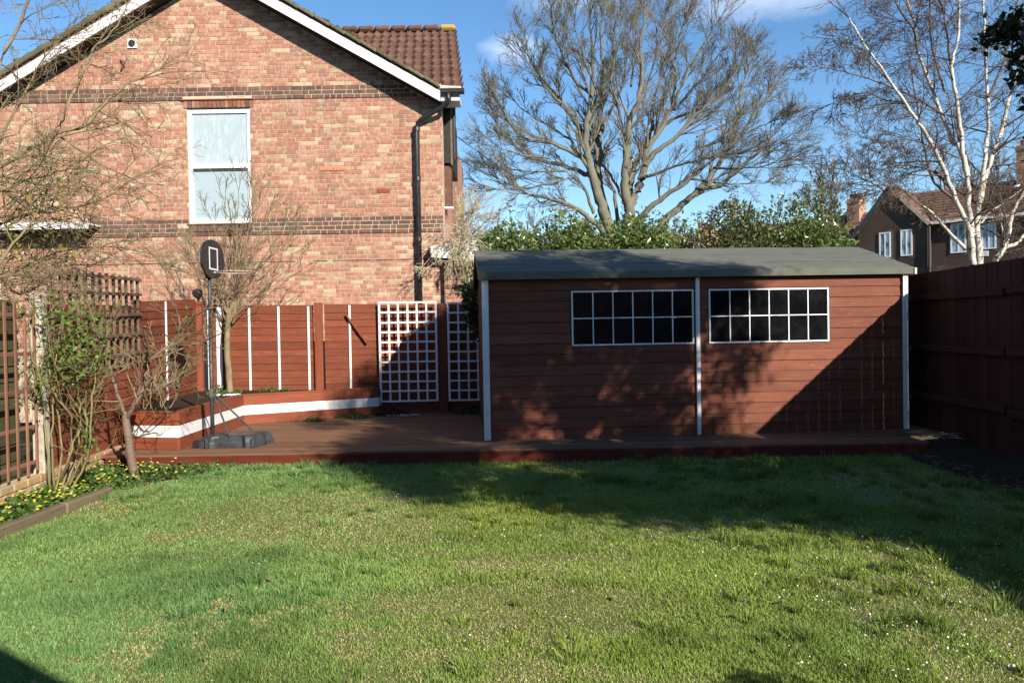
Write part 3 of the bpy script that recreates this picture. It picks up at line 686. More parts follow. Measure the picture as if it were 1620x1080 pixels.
lap_panel('lapped_fence', 'lapped red fence panel behind the bare planter tree, four white battens', (-4.72, FY), (-3.07, FY), .42, 1.86, 1.835, 13,
          [(.115, 'white_paint', .085), (.40, 'white_paint', .034), (.675, 'white_paint', .034), (.955, 'white_paint', .034)], 'red_wood', back, 'lapped fence panels')
lap_panel('lapped_fence', 'lapped red fence panel with one white batten, next to white trellis', (-2.90, FY), (-2.06, FY), .42, 1.845, 1.84, 13,
          [(.47, 'white_paint', .032)], 'red_wood', back, 'lapped fence panels')
lap_panel('lapped_fence', 'dark lapped fence panel behind the white trellises, beside the shed', (-2.05, FY + .06), (.4, FY + .06), .15, 1.82, 1.82, 14, [], 'red_wood', back, 'lapped fence panels')
lx = lambda y: -4.35 - .09 * (y - 7)
lap_panel('lapped_fence', 'lapped red side fence panel with one white batten, near the corner', (lx(9.66), 9.66), (lx(11.95), 11.95), .30, 1.835, 1.95, 15,
          [(.41, 'white_paint', .034)], 'red_wood', (.996, .09), 'lapped fence panels')
lap_panel('lapped_fence', 'lapped red side fence panel below the weathered brown trellis', (lx(7.32), 7.32), (lx(9.6), 9.6), .19, 1.72, 1.78, 15,
          [], 'red_wood', (.996, .09), 'lapped fence panels')
lap_panel('lapped_fence', 'old mossy green fence panel behind the brown lattice at far left', (lx(4.6) - .16, 4.6), (lx(7.2) - .16, 7.2), .05, 1.78, 1.75, 12,
          [], 'mossy_wood', (.996, .09), 'lapped fence panels')
def post(label, x, y, z0, z1, w, mat, d=None, cap=False):
    t_ = thing('fence_post', label, 'post', (x, y, z0), 'fence posts')
    piece('post_shaft', (z1 - z0, d or w, w), (x, y, (z0 + z1) / 2), M[mat], t_, Matrix(((0, 0, -1), (0, 1, 0), (1, 0, 0))), .008)
    if cap: piece('post_cap', (w + .03, (d or w) + .03, .025), (x, y, z1 + .0126), M[mat], t_, None, .006)
    return t_
post('wide red fence post between the two rear lapped panels', -2.985, FY - .035, .42, 1.885, .12, 'planter_red', .08)
post('red corner post under the round black lamp', -4.79, 12.06, .25, 1.93, .10, 'planter_red')
post('slim red and white post beside the fence corner', -4.665, 12.12, .42, 1.80, .04, 'white_paint')
post('dark red post between the two white trellises', -1.07, FY - .03, .15, 1.84, .13, 'red_wood', .08)
post('weathered concrete fence post behind the rose bush', lx(7.26) + .02, 7.24, 0, 1.83, .105, 'concrete')
post('red post at the end of the weathered trellis', lx(9.63) + .01, 9.63, .19, 1.86, .075, 'red_wood')

# round black lamp on the corner post
lamp = thing('post_lamp', 'round black lamp sitting above the fence corner post', 'lamp', (-4.79, 12.06, 1.93))
q = Vector((-4.79, 12.02, 2.055))
m = MB(); m.tube([(-4.79, 12.06, 1.93), (-4.79, 12.06, 2.0)], .02, 8); m.build('stem', M['black_plastic'], lamp)
m = MB(); pr = [(.001, -.06), (.045, -.055), (.068, -.03), (.075, 0), (.075, .03), (.06, .055), (.03, .065), (.001, .067)]
i0 = 0; n_ = 20
for r_, h in pr:
    for j in range(n_): an = 2 * math.pi * j / n_; m.v.append((q.x + r_ * math.cos(an), q.y + h, q.z + r_ * math.sin(an)))
for k in range(len(pr) - 1):
    for j in range(n_): m.f.append((k * n_ + j, k * n_ + (j + 1) % n_, (k + 1) * n_ + (j + 1) % n_, (k + 1) * n_ + j))
m.build('lamp_body', M['dark_plastic'], lamp, smooth=True)
m = MB(); m.tube([q + Vector((-.01, -.085, -.005)), q + Vector((-.01, -.055, -.005))], [.03, .042], 14); m.build('lens', M['black_plastic'], lamp)

# loose batten leaning on the fence panel
m = MB(); o = bar('loose_batten', P(547, 497, FY - .06), P(581, 543, FY - .06), .02, .035, M['planter_red'], None, up=(0, -1, 0)); tag(o, 'short red batten fixed slantwise across the rear fence panel', 'batten')

# white trellises
def trellis(label, x0, x1, z0, z1, nc, nr2, y, missing=()):
    t_ = thing('white_trellis', label, 'trellis', ((x0 + x1) / 2, y, z0), 'white square trellises on the rear fence')
    for i in range(nc + 1):
        x = x0 + (x1 - x0) * i / nc; w = .034 if i in (0, nc) else .028
        piece('upright', (z1 - z0 + rs.uniform(-.01, .02), .014, w), (x + rs.uniform(-.003, .003), y, (z0 + z1) / 2), M['white_paint'], t_, Matrix(((0, 0, -1), (0, 1, 0), (1, 0, 0))) @ Matrix.Rotation(rs.uniform(-.006, .006), 3, 'Y'), .002)
    for j in range(nr2 + 1):
        z = z0 + .01 + (z1 - z0 - .02) * j / nr2
        piece('rail', (x1 - x0, .013, .027), ((x0 + x1) / 2, y - .0138, z + rs.uniform(-.003, .003)), M['white_paint'], t_, Matrix.Rotation(rs.uniform(-.006, .006), 3, 'Y'), .002)
    return t_
trellis('white square trellis half in shadow, left of the dark red post', -2.035, -1.165, .34, 1.87, 6, 10, FY - .09)
trellis('shaded white trellis between the dark red post and the shed', -.975, -.08, .34, 1.85, 6, 10, FY - .09)

# weathered trellis above and in front of the side fence
wt = thing('weathered_trellis', 'weathered brown square trellis rising above the left side fence', 'trellis', (lx(8.5) + .05, 8.5, 1.0), 'brown trellises on the left')
for k, yy in enumerate(np.linspace(7.45, 9.55, 13)):
    piece('upright', (1.06, .022, .032), (lx(yy) + .05, yy, 1.56 + .02 * (yy - 7.4)), M['old_wood'], wt, Matrix(((0, 0, -1), (0, 1, 0), (1, 0, 0))), .003)
for zz in (2.07, 1.89, 1.65, 1.42, 1.20):
    bar('rail', (lx(7.3) + .075, 7.3, zz - .04), (lx(9.6) + .075, 9.6, zz + .03), .024, .036, M['old_wood'], wt, bev=.003)
lt = thing('brown_lattice', 'reddish brown wooden lattice on the low wall at far left', 'trellis', (lx(6) + .04, 6, .2), 'brown trellises on the left')
for k, yy in enumerate(np.arange(4.7, 7.15, .16)):
    piece('upright', (1.52, .030, .014), (lx(yy) + .05, yy, .97 + rs.uniform(-.02, .02)), M['brown_lattice'], lt, Matrix(((0, 0, -1), (0, 1, 0), (1, 0, 0))), .003)
for zz in (.30, .62, .95, 1.28, 1.62):
    bar('rail', (lx(4.6) + .028, 4.6, zz), (lx(7.15) + .028, 7.15, zz), .02, .034, M['brown_lattice'], lt, bev=.003)

# low yellow brick wall under the side fence
lw = thing('low_brick_wall', 'low yellow stock brick wall under the left fence', 'wall', (lx(7.3), 7.3, 0))
dv = Vector((-.09, 1, 0)).normalized(); sv = Vector((.996, .09, 0))
m = MB(); a = Vector((lx(4.4), 4.4, -.05)); b = Vector((lx(9.7), 9.7, -.05)); m.prism([a - sv * .06, a + sv * .063, b + sv * .063, b - sv * .06], (0, 0, .225)); m.build('mortar_core', M['mortar'], lw)
brot = Matrix((dv, Vector((-dv.y, dv.x, 0)), Vector((0, 0, 1)))).transposed()
for ci in range(3):
    s0 = 0.02 + (.11 if ci % 2 else 0)
    while s0 < 5.1:
        c = a + dv * (s0 + .107) + sv * (.05 + rs.uniform(0, .005)); piece('brick', (.212, .045, .064), (c.x, c.y, -.035 + .075 * ci + .033), M['ybrick_o'], lw, brot, .005); s0 += .2245
# timber edging
m = thing('timber_edging', 'thick weathered timber edging curving along the flower bed', 'edging', (-3.65, 6.2, 0))
eg = [(-3.62, 7.02), (-3.665, 6.35), (-3.69, 5.5), (-3.74, 4.3)]
for a, b in zip(eg[:-1], eg[1:]): bar('timber', (a[0], a[1] - .004, .03), (b[0], b[1] + .004, .03), .085, .10, M['edging'], m, bev=.014)

# ================================================================== raised planter
pl = thing('raised_planter', 'red wooden raised planter with a broad white stripe, along the rear fence', 'planter', (-3.5, 10.5, .15))
PA, PB_, PC, PD, PE = [Vector((x, y, 0)) for x, y in ((-4.36, 8.86), (-3.715, 8.70), (-3.79, 11.02), (-2.06, 11.98), (-2.05, 12.19))]
for a, b in ((PA, PB_), (PB_, PC), (PC, PD), (PD, PE)):
    d = (b - a).normalized()
    for i, mt in enumerate(('planter_red', 'white_paint', 'planter_red')):
        bar('side_board', a + Vector((0, 0, .151 + .135 * i + .067)) - d * .0, b + Vector((0, 0, .151 + .135 * i + .067)), .03 + (.004 if i == 1 else 0), .132, M[mt], pl, bev=.003)
for a, b in ((PA, PB_), (PB_, PC), (PC, PD)):
    d = (b - a).normalized(); nn = Vector((-d.y, d.x, 0)) * .035
    bar('cap_board', a + nn + d * .004 + Vector((0, 0, .566)), b + nn - d * .004 + Vector((0, 0, .566)), .085, .022, M['planter_red'], pl, bev=.004)
m = MB(); m.poly([PA + Vector((.0, .03, .53)), PB_ + Vector((-.02, .02, .53)), PC + Vector((-.02, .02, .53)), PD + Vector((-.02, .02, .53)), PE + Vector((-.02, 0, .53)), Vector((-4.85, 12.25, .56)), Vector((lx(9.2) , 9.0, .55))]); m.build('planter_soil', M['soil'], pl)

# ================================================================== basketball stand
bs = thing('basketball_stand', 'small dark grey basketball stand with oval black backboard on the deck', 'basketball stand', (-3.2, 9.1, .15))
bx, by = -3.44, 8.98
def base_outline(k, z, ins):
    pts = [(-.13, -.26), (.02, -.30), (.10, -.25), (.42, -.25), (.48, -.30), (.58, -.26), (.66, -.10), (.64, .06), (.70, .16), (.62, .26), (.45, .22), (.10, .24), (-.04, .27), (-.15, .18)]
    cx, cy = .27, -.01
    return [(bx + .02 + cx * .9 + (x - cx) * k * .88, by + .05 + cy + (y - cy) * k * .88, z) for x, y in pts]
m = MB(); lv = [base_outline(1.0, .151, 0), base_outline(1.0, .20, 0), base_outline(.97, .215, 0), base_outline(.95, .255, 0), base_outline(.90, .275, 0), base_outline(.80, .282, 0)]
for l in lv: m.v += l
nn_ = len(lv[0])
for k in range(len(lv) - 1):
    for j in range(nn_): m.f.append((k * nn_ + j, k * nn_ + (j + 1) % nn_, (k + 1) * nn_ + (j + 1) % nn_, (k + 1) * nn_ + j))
m.f.append(tuple(range((len(lv) - 1) * nn_, len(lv) * nn_))); m.f.append(tuple(range(nn_))[::-1])
bo = m.build('base', M['dark_plastic'], bs)
m = MB(); m.lathe((bx + .30, by + .04, .2825), [(.17, 0), (.16, .004), (.02, .006)], 18); m.build('dusty_top', M['grey_dust'], bo)
for dx, dy in ((.02, -.255), (.10, -.205), (.46, -.205), (.53, -.245)):
    m = MB(); m.box(bx + dx - .018, bx + dx + .018, by + dy + .02, by + dy + .06, .16, .262); m.build('base_rib', M['dark_metal'], bo)
for dy in (-.2, .2):
    m = MB(); m.tube([(bx - .12, by + .05 + dy - .02, .20), (bx - .12, by + .05 + dy + .02, .20)], .045, 14); m.build('wheel', M['black_plastic'], bs)
m = MB(); m.tube([(bx, by, .26), (bx, by, .75), (bx, by, 1.5)], .023, 12); m.tube([(bx, by, 1.5), (bx + .005, by, 2.13)], .019, 12); m.build('pole', M['dark_metal'], bs, smooth=True)
m = MB(); m.lathe((bx, by, .70), [(.024, 0), (.032, .01), (.032, .09), (.024, .10)], 12); m.build('collar', M['grey_dust'], bs)
for e in ((bx + .26, by - .17, .27), (bx + .42, by + .16, .285)):
    m = MB(); m.tube([(bx + .01, by, .76), e], .011, 8); m.build('brace', M['dark_metal'], bs)
bt = Vector((.02, 1, 0)).normalized(); bn = Vector((bt.y, -bt.x, 0)); bc = Vector((-3.40, 9.02, 2.30))
out = []
for k in range(9):
    an = math.pi * k / 8; out.append((.31 * math.cos(an), .03 + .175 * math.sin(an)))
out += [(-.315, -.10), (-.20, -.205), (-.10, -.235), (.10, -.235), (.20, -.205), (.315, -.10)]
m = MB(); m.prism([bc + bt * a + Vector((0, 0, b)) for a, b in out], bn * -.022); bb = m.build('backboard', M['black_plastic'], bs)
m = MB()
def rimrect(a0, a1, b0, b1): m.prism([bc + bn * .003 + bt * a + Vector((0, 0, b)) for a, b in ((a0, b0), (a1, b0), (a1, b1), (a0, b1))], bn * -.002)
rimrect(-.125, .125, .095, .113); rimrect(-.125, .125, -.142, -.124); rimrect(-.125, -.100, -.124, .095); rimrect(.100, .125, -.124, .095)
m.build('target_square', M['upvc'], bb)
m = MB(); m.box(bx - .03, bx + .035, by - .035, by + .035, 2.06, 2.17); m.build('bracket', M['dark_metal'], bs)
m = MB(); rc = bc + bn * .26 + Vector((0, 0, -.17)); ring = [rc + bn * (.215 * math.cos(2 * math.pi * k / 24)) + bt * (.215 * math.sin(2 * math.pi * k / 24)) for k in range(25)]
m.tube(ring, .0045, 6, cap=False); m.tube([bc + bn * .002 + Vector((0, 0, -.17)), rc - bn * .215], .009, 6); m.build('rim', M['rust_rim'], bs)

# ================================================================== vegetation tools
class Branches:
    def __init__(s): s.g = {}; s.tips = []
    def add(s, pts, rad, sides):
        s.g.setdefault((len(pts), sides), []).append((pts, rad))
    def arrays(s):
        Vs, Fs, off = [], [], 0
        for (n, sd), lst in s.g.items():
            Pt = np.array([l[0] for l in lst], dtype=np.float64); Ra = np.array([l[1] for l in lst], dtype=np.float64)
            T = np.gradient(Pt, axis=1); T /= np.linalg.norm(T, axis=2, keepdims=True) + 1e-9
            ref = np.where(np.abs(T[..., 2:3]) > .93, np.array([1., .2, 0]), np.array([.12, .23, .966]))
            A = np.cross(T, ref); A /= np.linalg.norm(A, axis=2, keepdims=True) + 1e-9; Bv = np.cross(T, A)
            an = np.arange(sd) * 2 * np.pi / sd
            ring = Pt[:, :, None, :] + Ra[:, :, None, None] * (A[:, :, None, :] * np.cos(an)[None, None, :, None] + Bv[:, :, None, :] * np.sin(an)[None, None, :, None])
            B = len(lst); ids = off + np.arange(B * n * sd).reshape(B, n, sd)
            nx = np.roll(ids, -1, axis=2)
            Fs.append(np.stack([ids[:, :-1], nx[:, :-1], nx[:, 1:], ids[:, 1:]], -1).reshape(-1, 4)); Vs.append(ring.reshape(-1, 3)); off += B * n * sd
        return np.concatenate(Vs), np.concatenate(Fs)
    def build(s, name, mat, parent=None):
        V, F = s.arrays(); return np_obj(name, V, F, mat, parent, smooth=True)
def rvec(rg): 
    v = Vector((rg.gauss(0, 1), rg.gauss(0, 1), rg.gauss(0, 1))); return v.normalized()
def perp_dir(d, ang, rg):
    a = d.cross(rvec(rg))
    if a.length < 1e-3: a = d.cross(Vector((1, 0, 0)))
    a.normalize(); return (d * math.cos(ang) + a * math.sin(ang)).normalized()
def grow(main, twig, rg, p, d, L, r, lev, sp_, tips=None):
    s = sp_[lev]; n = s['n']; pts = [p.copy()]; rad = [r]; dd = d.copy(); q = p.copy(); dirs = []
    for i in range(n):
        dd = (dd + rvec(rg) * s['wander'] + Vector((0, 0, s['up'])) ).normalized()
        q = q + dd * (L / n); pts.append(q.copy()); dirs.append(dd.copy()); rad.append(max(s['rmin'], r * (1 - (1 - s['taper']) * (i + 1) / n)))
    tgt = main if lev < s.get('main', 0) else twig
    tgt.add([tuple(v) for v in pts], rad, s['sides'])
    if tips is not None and lev >= len(sp_) - 1: tips.append((q.copy(), dd.copy()))
    if lev + 1 < len(sp_):
        nc = s['kids']; nc = int(nc + rg.random() * 1.2)
        for k in range(nc):
            f = s['start'] + (1 - s['start']) * (k + rg.random()) / nc
            i = min(n - 1, int(f * n)); t = f * n - i; pos = pts[i].lerp(pts[i + 1], t)
            cd = perp_dir(dirs[i], R(rg.uniform(*s['ang'])), rg)
            grow(main, twig, rg, pos, cd, L * rg.uniform(*s['ratio']) * (1.1 - .5 * f), max(sp_[lev + 1]['rmin'], rad[i] * s.get('rr', .55)), lev + 1, sp_, tips)
def crom(pts, per=4):
    pts = [Vector(p) for p in pts]; out = []
    for i in range(len(pts) - 1):
        p0 = pts[max(i - 1, 0)]; p1 = pts[i]; p2 = pts[i + 1]; p3 = pts[min(i + 2, len(pts) - 1)]
        for k in range(per):
            t = k / per; out.append(.5 * ((2 * p1) + (p2 - p0) * t + (2 * p0 - 5 * p1 + 4 * p2 - p3) * t * t + (3 * p1 - p0 - 3 * p2 + p3) * t ** 3))
    out.append(pts[-1]); return out
def limb(main, twig, rg, pts, r0, r1, kids, Lk, sp_, start=.25, ang=(25, 60), sides=7, jit=.01, tips=None, tip_kids=3, upb=.0):
    c = crom(pts, 4); n = len(c); tot = sum((c[i + 1] - c[i]).length for i in range(n - 1))
    for i in range(1, n - 1): c[i] = c[i] + rvec(rg) * jit
    rad = [r0 + (r1 - r0) * (i / (n - 1)) ** .8 for i in range(n)]
    main.add([tuple(v) for v in c], rad, sides)
    for k in range(kids):
        f = start + (1 - start) * (k + rg.random()) / kids; i = min(n - 2, int(f * (n - 1)))
        d = (c[i + 1] - c[i]).normalized(); cd = (perp_dir(d, R(rg.uniform(*ang)), rg) + Vector((0, 0, upb))).normalized()
        grow(main, twig, rg, c[i], cd, Lk * rg.uniform(.6, 1.15) * (1.15 - .5 * f), max(rad[i] * .5, sp_[0]['rmin']), 0, sp_, tips)
    d = (c[-1] - c[-3]).normalized()
    for k in range(tip_kids): grow(main, twig, rg, c[-1], perp_dir(d, R(rg.uniform(4, 28)), rg), Lk * rg.uniform(.7, 1.0), r1 * .9, 0, sp_, tips)
def leaves(name, pos, mat, parent, size, rg, up=.4, droop=0., width=.5, stuff=True, fold=.25, outw=None, kind='leaf'):
    """pos (n,3); two-triangle leaves folded on the midrib"""
    n = len(pos); rs_ = np.random.RandomState(rg.randint(0, 99999)); pos = np.asarray(pos)
    d = rs_.normal(size=(n, 3)); d[:, 2] += droop
    if outw is not None: d += outw
    d /= np.linalg.norm(d, axis=1, keepdims=True)
    nn = rs_.normal(size=(n, 3)); nn[:, 2] += up * 3; s_ = np.cross(d, nn); s_ /= np.linalg.norm(s_, axis=1, keepdims=True) + 1e-9; nn = np.cross(s_, d)
    L = size * rs_.uniform(.5, 1.35, (n, 1)); w = L * width * .5
    b = pos; tip = pos + d * L; l = pos + d * L * .45 + s_ * w + nn * w * fold; r = pos + d * L * .45 - s_ * w + nn * w * fold
    V = np.stack([b, l, tip, r], 1).reshape(-1, 3); i = np.arange(n)[:, None] * 4
    F = np.concatenate([i + np.array([[0, 2, 1]]), i + np.array([[0, 3, 2]])], 0)
    o = np_obj(name, V, F, mat, parent)
    return tag(o, kind='stuff') if stuff else o

# ================================================================== big bare tree
rg = random.Random(21)
DT = 25.0
def Z5(x, y, D=DT): return P(740 + (700 + (x - 700) * .945) / 2.843, (980 + (y - 980) * .97) / 2.843, D)
def lim(pts, d0=0., d1=0.):
    n = len(pts); return [Z5(x, y, DT + d0 + (d1 - d0) * i / (n - 1)) for i, (x, y) in enumerate(pts)]
bt_ = thing('bare_tree', 'big spreading bare tree with many grey-green limbs behind the hedge', 'tree', Z5(680, 1250).to_tuple()[:2] + (0,))
mn, tw = Branches(), Branches()
SPB = [dict(n=6, wander=.10, up=.05, kids=5, ang=(16, 40), ratio=(.5, .8), start=.12, taper=.35, rmin=.010, sides=5, main=1, rr=.6),
       dict(n=5, wander=.12, up=.05, kids=4, ang=(16, 42), ratio=(.45, .75), start=.12, taper=.4, rmin=.0065, sides=3, rr=.6),
       dict(n=3, wander=.16, up=.04, kids=2.5, ang=(18, 45), ratio=(.45, .75), start=.15, taper=.5, rmin=.005, sides=3, rr=.7),
       dict(n=2, wander=.18, up=.03, kids=0, ang=(20, 50), ratio=(.4, .7), start=.2, taper=.6, rmin=.0042, sides=3)]
base = Z5(690, 1300); mn.add([(base.x, base.y, -.1), (base.x, base.y + .1, 1.0), tuple(Z5(690, 1190)), tuple(Z5(690, 1100))], [.62, .5, .46, .42], 10)
LIMBS = [
    ([(670, 1120), (620, 990), (590, 900), (550, 780), (530, 690), (520, 600), (535, 500), (548, 400), (555, 280), (545, 150), (540, 60)], .26, .03, 0, -.5, 13, 2.2),
    ([(680, 1120), (625, 990), (600, 880), (580, 770), (580, 640), (590, 500), (600, 380), (600, 260), (590, 130), (600, 50)], .22, .03, .3, 1.2, 13, 2.2),
    ([(700, 1120), (730, 990), (725, 930), (706, 860), (710, 780), (720, 640), (730, 540), (770, 430), (790, 300), (780, 160), (800, 60)], .27, .03, -.2, -.9, 14, 2.2),
    ([(725, 940), (745, 890), (780, 820), (800, 740), (820, 650), (880, 560), (930, 470), (990, 330), (1070, 200), (1120, 110)], .22, .025, 0, .3, 14, 2.2),
    ([(733, 880), (740, 780), (775, 700), (830, 580), (850, 500), (900, 420), (930, 300), (960, 180), (990, 60)], .13, .025, .2, 1.8, 12, 2.0),
    ([(760, 1060), (800, 960), (900, 880), (1000, 810), (1100, 730), (1180, 640)], .14, .04, 0, -1.2, 8, 1.8),
    ([(850, 1060), (900, 990), (980, 920), (1060, 850), (1150, 740), (1200, 660), (1230, 560), (1250, 440), (1280, 330)], .18, .03, .2, .6, 11, 2.0),
    ([(1060, 850), (1160, 830), (1240, 760), (1330, 690), (1400, 620), (1450, 560)], .10, .02, .3, -.4, 10, 1.5),
    ([(1200, 660), (1270, 580), (1340, 470), (1390, 400)], .07, .02, .3, 1.2, 7, 1.5),
    ([(620, 1060), (555, 995), (480, 940), (380, 900), (260, 870), (190, 840), (110, 800)], .13, .02, 0, -1, 12, 1.6),
    ([(548, 785), (500, 770), (420, 740), (320, 720), (230, 680), (150, 610), (100, 550)], .12, .02, .1, 1.2, 12, 1.7),
    ([(532, 700), (480, 690), (400, 650), (320, 625), (230, 610), (160, 540), (120, 470)], .10, .02, 0, -1.6, 11, 1.7),
    ([(522, 630), (470, 530), (400, 440), (330, 360), (270, 280), (240, 170)], .13, .02, 0, .5, 12, 1.9),
    ([(560, 420), (480, 350), (420, 250), (380, 140), (360, 60)], .08, .02, 0, -.8, 9, 1.8),
    ([(705, 910), (690, 880), (650, 800), (605, 740), (570, 690)], .08, .03, 0, .8, 5, 1.3),
    ([(672, 1010), (655, 860), (620, 770), (600, 690)], .09, .03, .5, 1.6, 6, 1.4),
    ([(770, 800), (870, 770), (950, 735), (1060, 715), (1150, 690)], .08, .02, 0, -1.5, 9, 1.5),
    ([(805, 735), (870, 660), (960, 600), (1050, 500), (1120, 440), (1190, 370), (1230, 270)], .12, .02, 0, -.6, 12, 1.8),
    ([(720, 640), (690, 560), (680, 460), (640, 390), (650, 280), (680, 170), (690, 70)], .09, .02, 0, -1.4, 11, 1.9),
    ([(585, 600), (640, 480), (690, 390), (710, 280), (720, 150)], .08, .02, .3, 1.8, 9, 1.8),
    ([(880, 560), (960, 510), (1040, 490), (1110, 450)], .09, .02, .3, 1.2, 7, 1.6),
    ([(930, 470), (950, 350), (930, 230), (900, 120)], .07, .02, .3, 1.3, 8, 1.8),
    ([(560, 960), (520, 860), (480, 800), (430, 800)], .07, .03, -.2, -.8, 5, 1.2),
]
for pts, r0, r1, d0, d1, kids, Lk in LIMBS: limb(mn, tw, rg, lim(pts, d0, d1), r0 * .82, r1 * .8, int(kids * .95), Lk * .66, SPB, start=.3, ang=(18, 55), sides=8, jit=.03, tip_kids=4, upb=.18)
for i, (x, y) in enumerate(((48, 853), (57, 740), (57, 640), (85, 500), (120, 400), (213, 227), (341, 85), (450, 40), (640, 20), (768, 14), (900, 40), (995, 57), (1194, 171), (1290, 240), (1350, 313), (1420, 420), (1464, 512), (1501, 620), (1490, 720), (1421, 824))):
    f = rg.uniform(.42, .55); sx_, sy_ = 700 + (x - 700) * f, 780 + (y - 780) * f; dd = rg.uniform(-1.8, 1.8)
    pts = [Z5(sx_, sy_, DT + dd * .3), Z5(sx_ + (x - sx_) * .5, sy_ + (y - sy_) * .5 + 12, DT + dd * .7), Z5(700 + (x - 700) * .93, 780 + (y - 780) * .93, DT + dd)]
    limb(mn, tw, rg, pts, .04, .012, 8, 1.05, SPB, start=.15, ang=(20, 60), sides=6, jit=.03, tip_kids=4, upb=.1)
mn.build('trunk', M['bark_grey'], bt_); tw.build('crown', M['twig_grey'], bt_)

# ================================================================== birches
DB = 14.5
def Z3(x, y, D=DB): return P(1240 + x / 4.153, 180 + y / 4.153, D)
def Z4(x, y, D=DB): return P(1240 + x / 4.153, y / 4.153, D)
SPI = [dict(n=6, wander=.12, up=-.01, kids=5, ang=(25, 60), ratio=(.4, .7), start=.15, taper=.3, rmin=.006, sides=4, main=0, rr=.55),
       dict(n=5, wander=.15, up=-.04, kids=4, ang=(25, 60), ratio=(.4, .75), start=.15, taper=.4, rmin=.0042, sides=3, rr=.6),
       dict(n=3, wander=.2, up=-.07, kids=2.6, ang=(25, 60), ratio=(.45, .8), start=.2, taper=.5, rmin=.0035, sides=3, rr=.7),
       dict(n=2, wander=.22, up=-.1, kids=0, ang=(20, 50), ratio=(.4, .7), start=.2, taper=.7, rmin=.003, sides=3)]
bi = thing('birch_tree', 'white-barked birch with twin trunks rising behind the right fence', 'tree', Z3(1265, 1000).to_tuple()[:2] + (0,), 'birches behind the right fence')
mn, tw = Branches(), Branches(); rg = random.Random(5)
t4 = lambda l: [Z4(*q) for q in l]; t3 = lambda l: [Z3(*q) for q in l]
def vg(pts, d1):
    n = len(pts); return [Vector((p.x * (1 + d1 * i / n / DB), p.y + d1 * i / n, CAM_H + (p.z - CAM_H) * (1 + d1 * i / n / DB))) for i, p in enumerate(pts)]
b1, b2 = Z3(1290, 1000), Z3(1245, 1000)
BL = [
    ([Vector((b1.x - .03, b1.y, -.1)), Vector((b1.x - .02, b1.y, 1.0))] + t3([(1288, 1000), (1275, 850), (1270, 700), (1285, 600), (1320, 420), (1370, 280)]) + t4([(1420, 900), (1480, 660), (1530, 480), (1575, 330), (1600, 100)]), .105, .02, .5, 16, 1.5),
    ([Vector((b2.x + .08, b2.y, -.1)), Vector((b2.x + .05, b2.y, 1.0))] + t3([(1243, 1000), (1238, 850), (1213, 740), (1140, 590), (1080, 440), (1010, 280)]) + t4([(920, 860), (850, 760), (740, 590), (600, 390), (510, 260), (430, 120)]), .085, .015, -.4, 16, 1.3),
    (t3([(1238, 800), (1212, 600), (1205, 400), (1150, 220)]) + t4([(1110, 930), (1040, 760), (960, 560), (880, 340), (860, 180), (810, 0), (780, -150)]), .062, .018, .3, 14, 1.4),
    (t3([(1205, 410), (1185, 300)]) + t4([(1170, 980), (1160, 830), (1130, 620), (1100, 440), (1140, 270), (1155, 0), (1160, -200)]), .062, .02, -.2, 13, 1.4),
    (t3([(1285, 590), (1320, 300)]) + t4([(1330, 960), (1345, 780), (1340, 600), (1325, 400), (1320, 200), (1310, 0), (1300, -200)]), .05, .02, .6, 13, 1.4),
    (t4([(1340, 640), (1420, 480), (1470, 330), (1510, 160), (1540, 0)]), .035, .015, .4, 9, 1.2),
    (t4([(1100, 440), (1070, 230), (1050, 100), (1020, -20)]), .03, .014, .3, 7, 1.2),
    (t4([(1060, 600), (1010, 440), (970, 260), (960, 80), (970, -60)]), .03, .012, -.4, 8, 1.2),
    (t4([(880, 340), (850, 200), (760, 60), (700, -40)]), .03, .012, -.4, 8, 1.2),
    (t3([(1135, 580), (1040, 500), (970, 420), (930, 260)]) + t4([(910, 900), (880, 720), (850, 560), (830, 400)]), .035, .012, .3, 9, 1.1),
    (t3([(1195, 890), (1100, 790), (1020, 700), (970, 650), (900, 600)]), .045, .012, -.3, 4, .8),
    (t3([(1080, 440), (990, 380), (900, 350), (750, 340), (640, 370), (560, 350)]), .03, .007, -.5, 12, .9),
    (t3([(980, 660), (850, 560), (740, 480), (550, 470), (400, 450), (240, 450)]), .028, .006, -.6, 14, .8),
    (t3([(760, 560), (650, 500), (550, 440), (380, 370), (230, 330)]), .022, .006, .4, 12, .8),
    (t4([(1060, 760), (930, 680), (860, 640), (720, 580), (560, 520), (380, 470), (220, 440), (140, 450)]), .03, .006, -.4, 18, .8),
    (t4([(900, 660), (720, 670), (540, 610), (400, 640), (320, 680)]), .022, .006, .3, 12, .7),
    (t4([(700, 540), (560, 400), (480, 300), (380, 270)]), .02, .006, .3, 9, .7),
    (t3([(1210, 300), (1100, 270), (960, 210), (800, 170), (640, 190), (520, 150)]), .022, .006, -.3, 13, .8),
]
for pts, r0, r1, dd, kids, Lk in BL: limb(mn if r0 > .04 else tw, tw, rg, vg(pts, dd), r0 * .82, r1 * .85, int(kids * 1.2), Lk * .85, SPI, start=.3, ang=(30, 75), sides=8, jit=.012, tip_kids=2, upb=.05)
mn.build('trunk', M['birch'], bi); tw.build('crown', M['birch_twig'], bi)
bi2 = thing('birch_tree', 'slim leaning birch stem right of the twin-trunked birch', 'tree', Z3(1390, 990).to_tuple()[:2] + (0,), 'birches behind the right fence')
mn, tw = Branches(), Branches(); b3 = Z3(1385, 990)
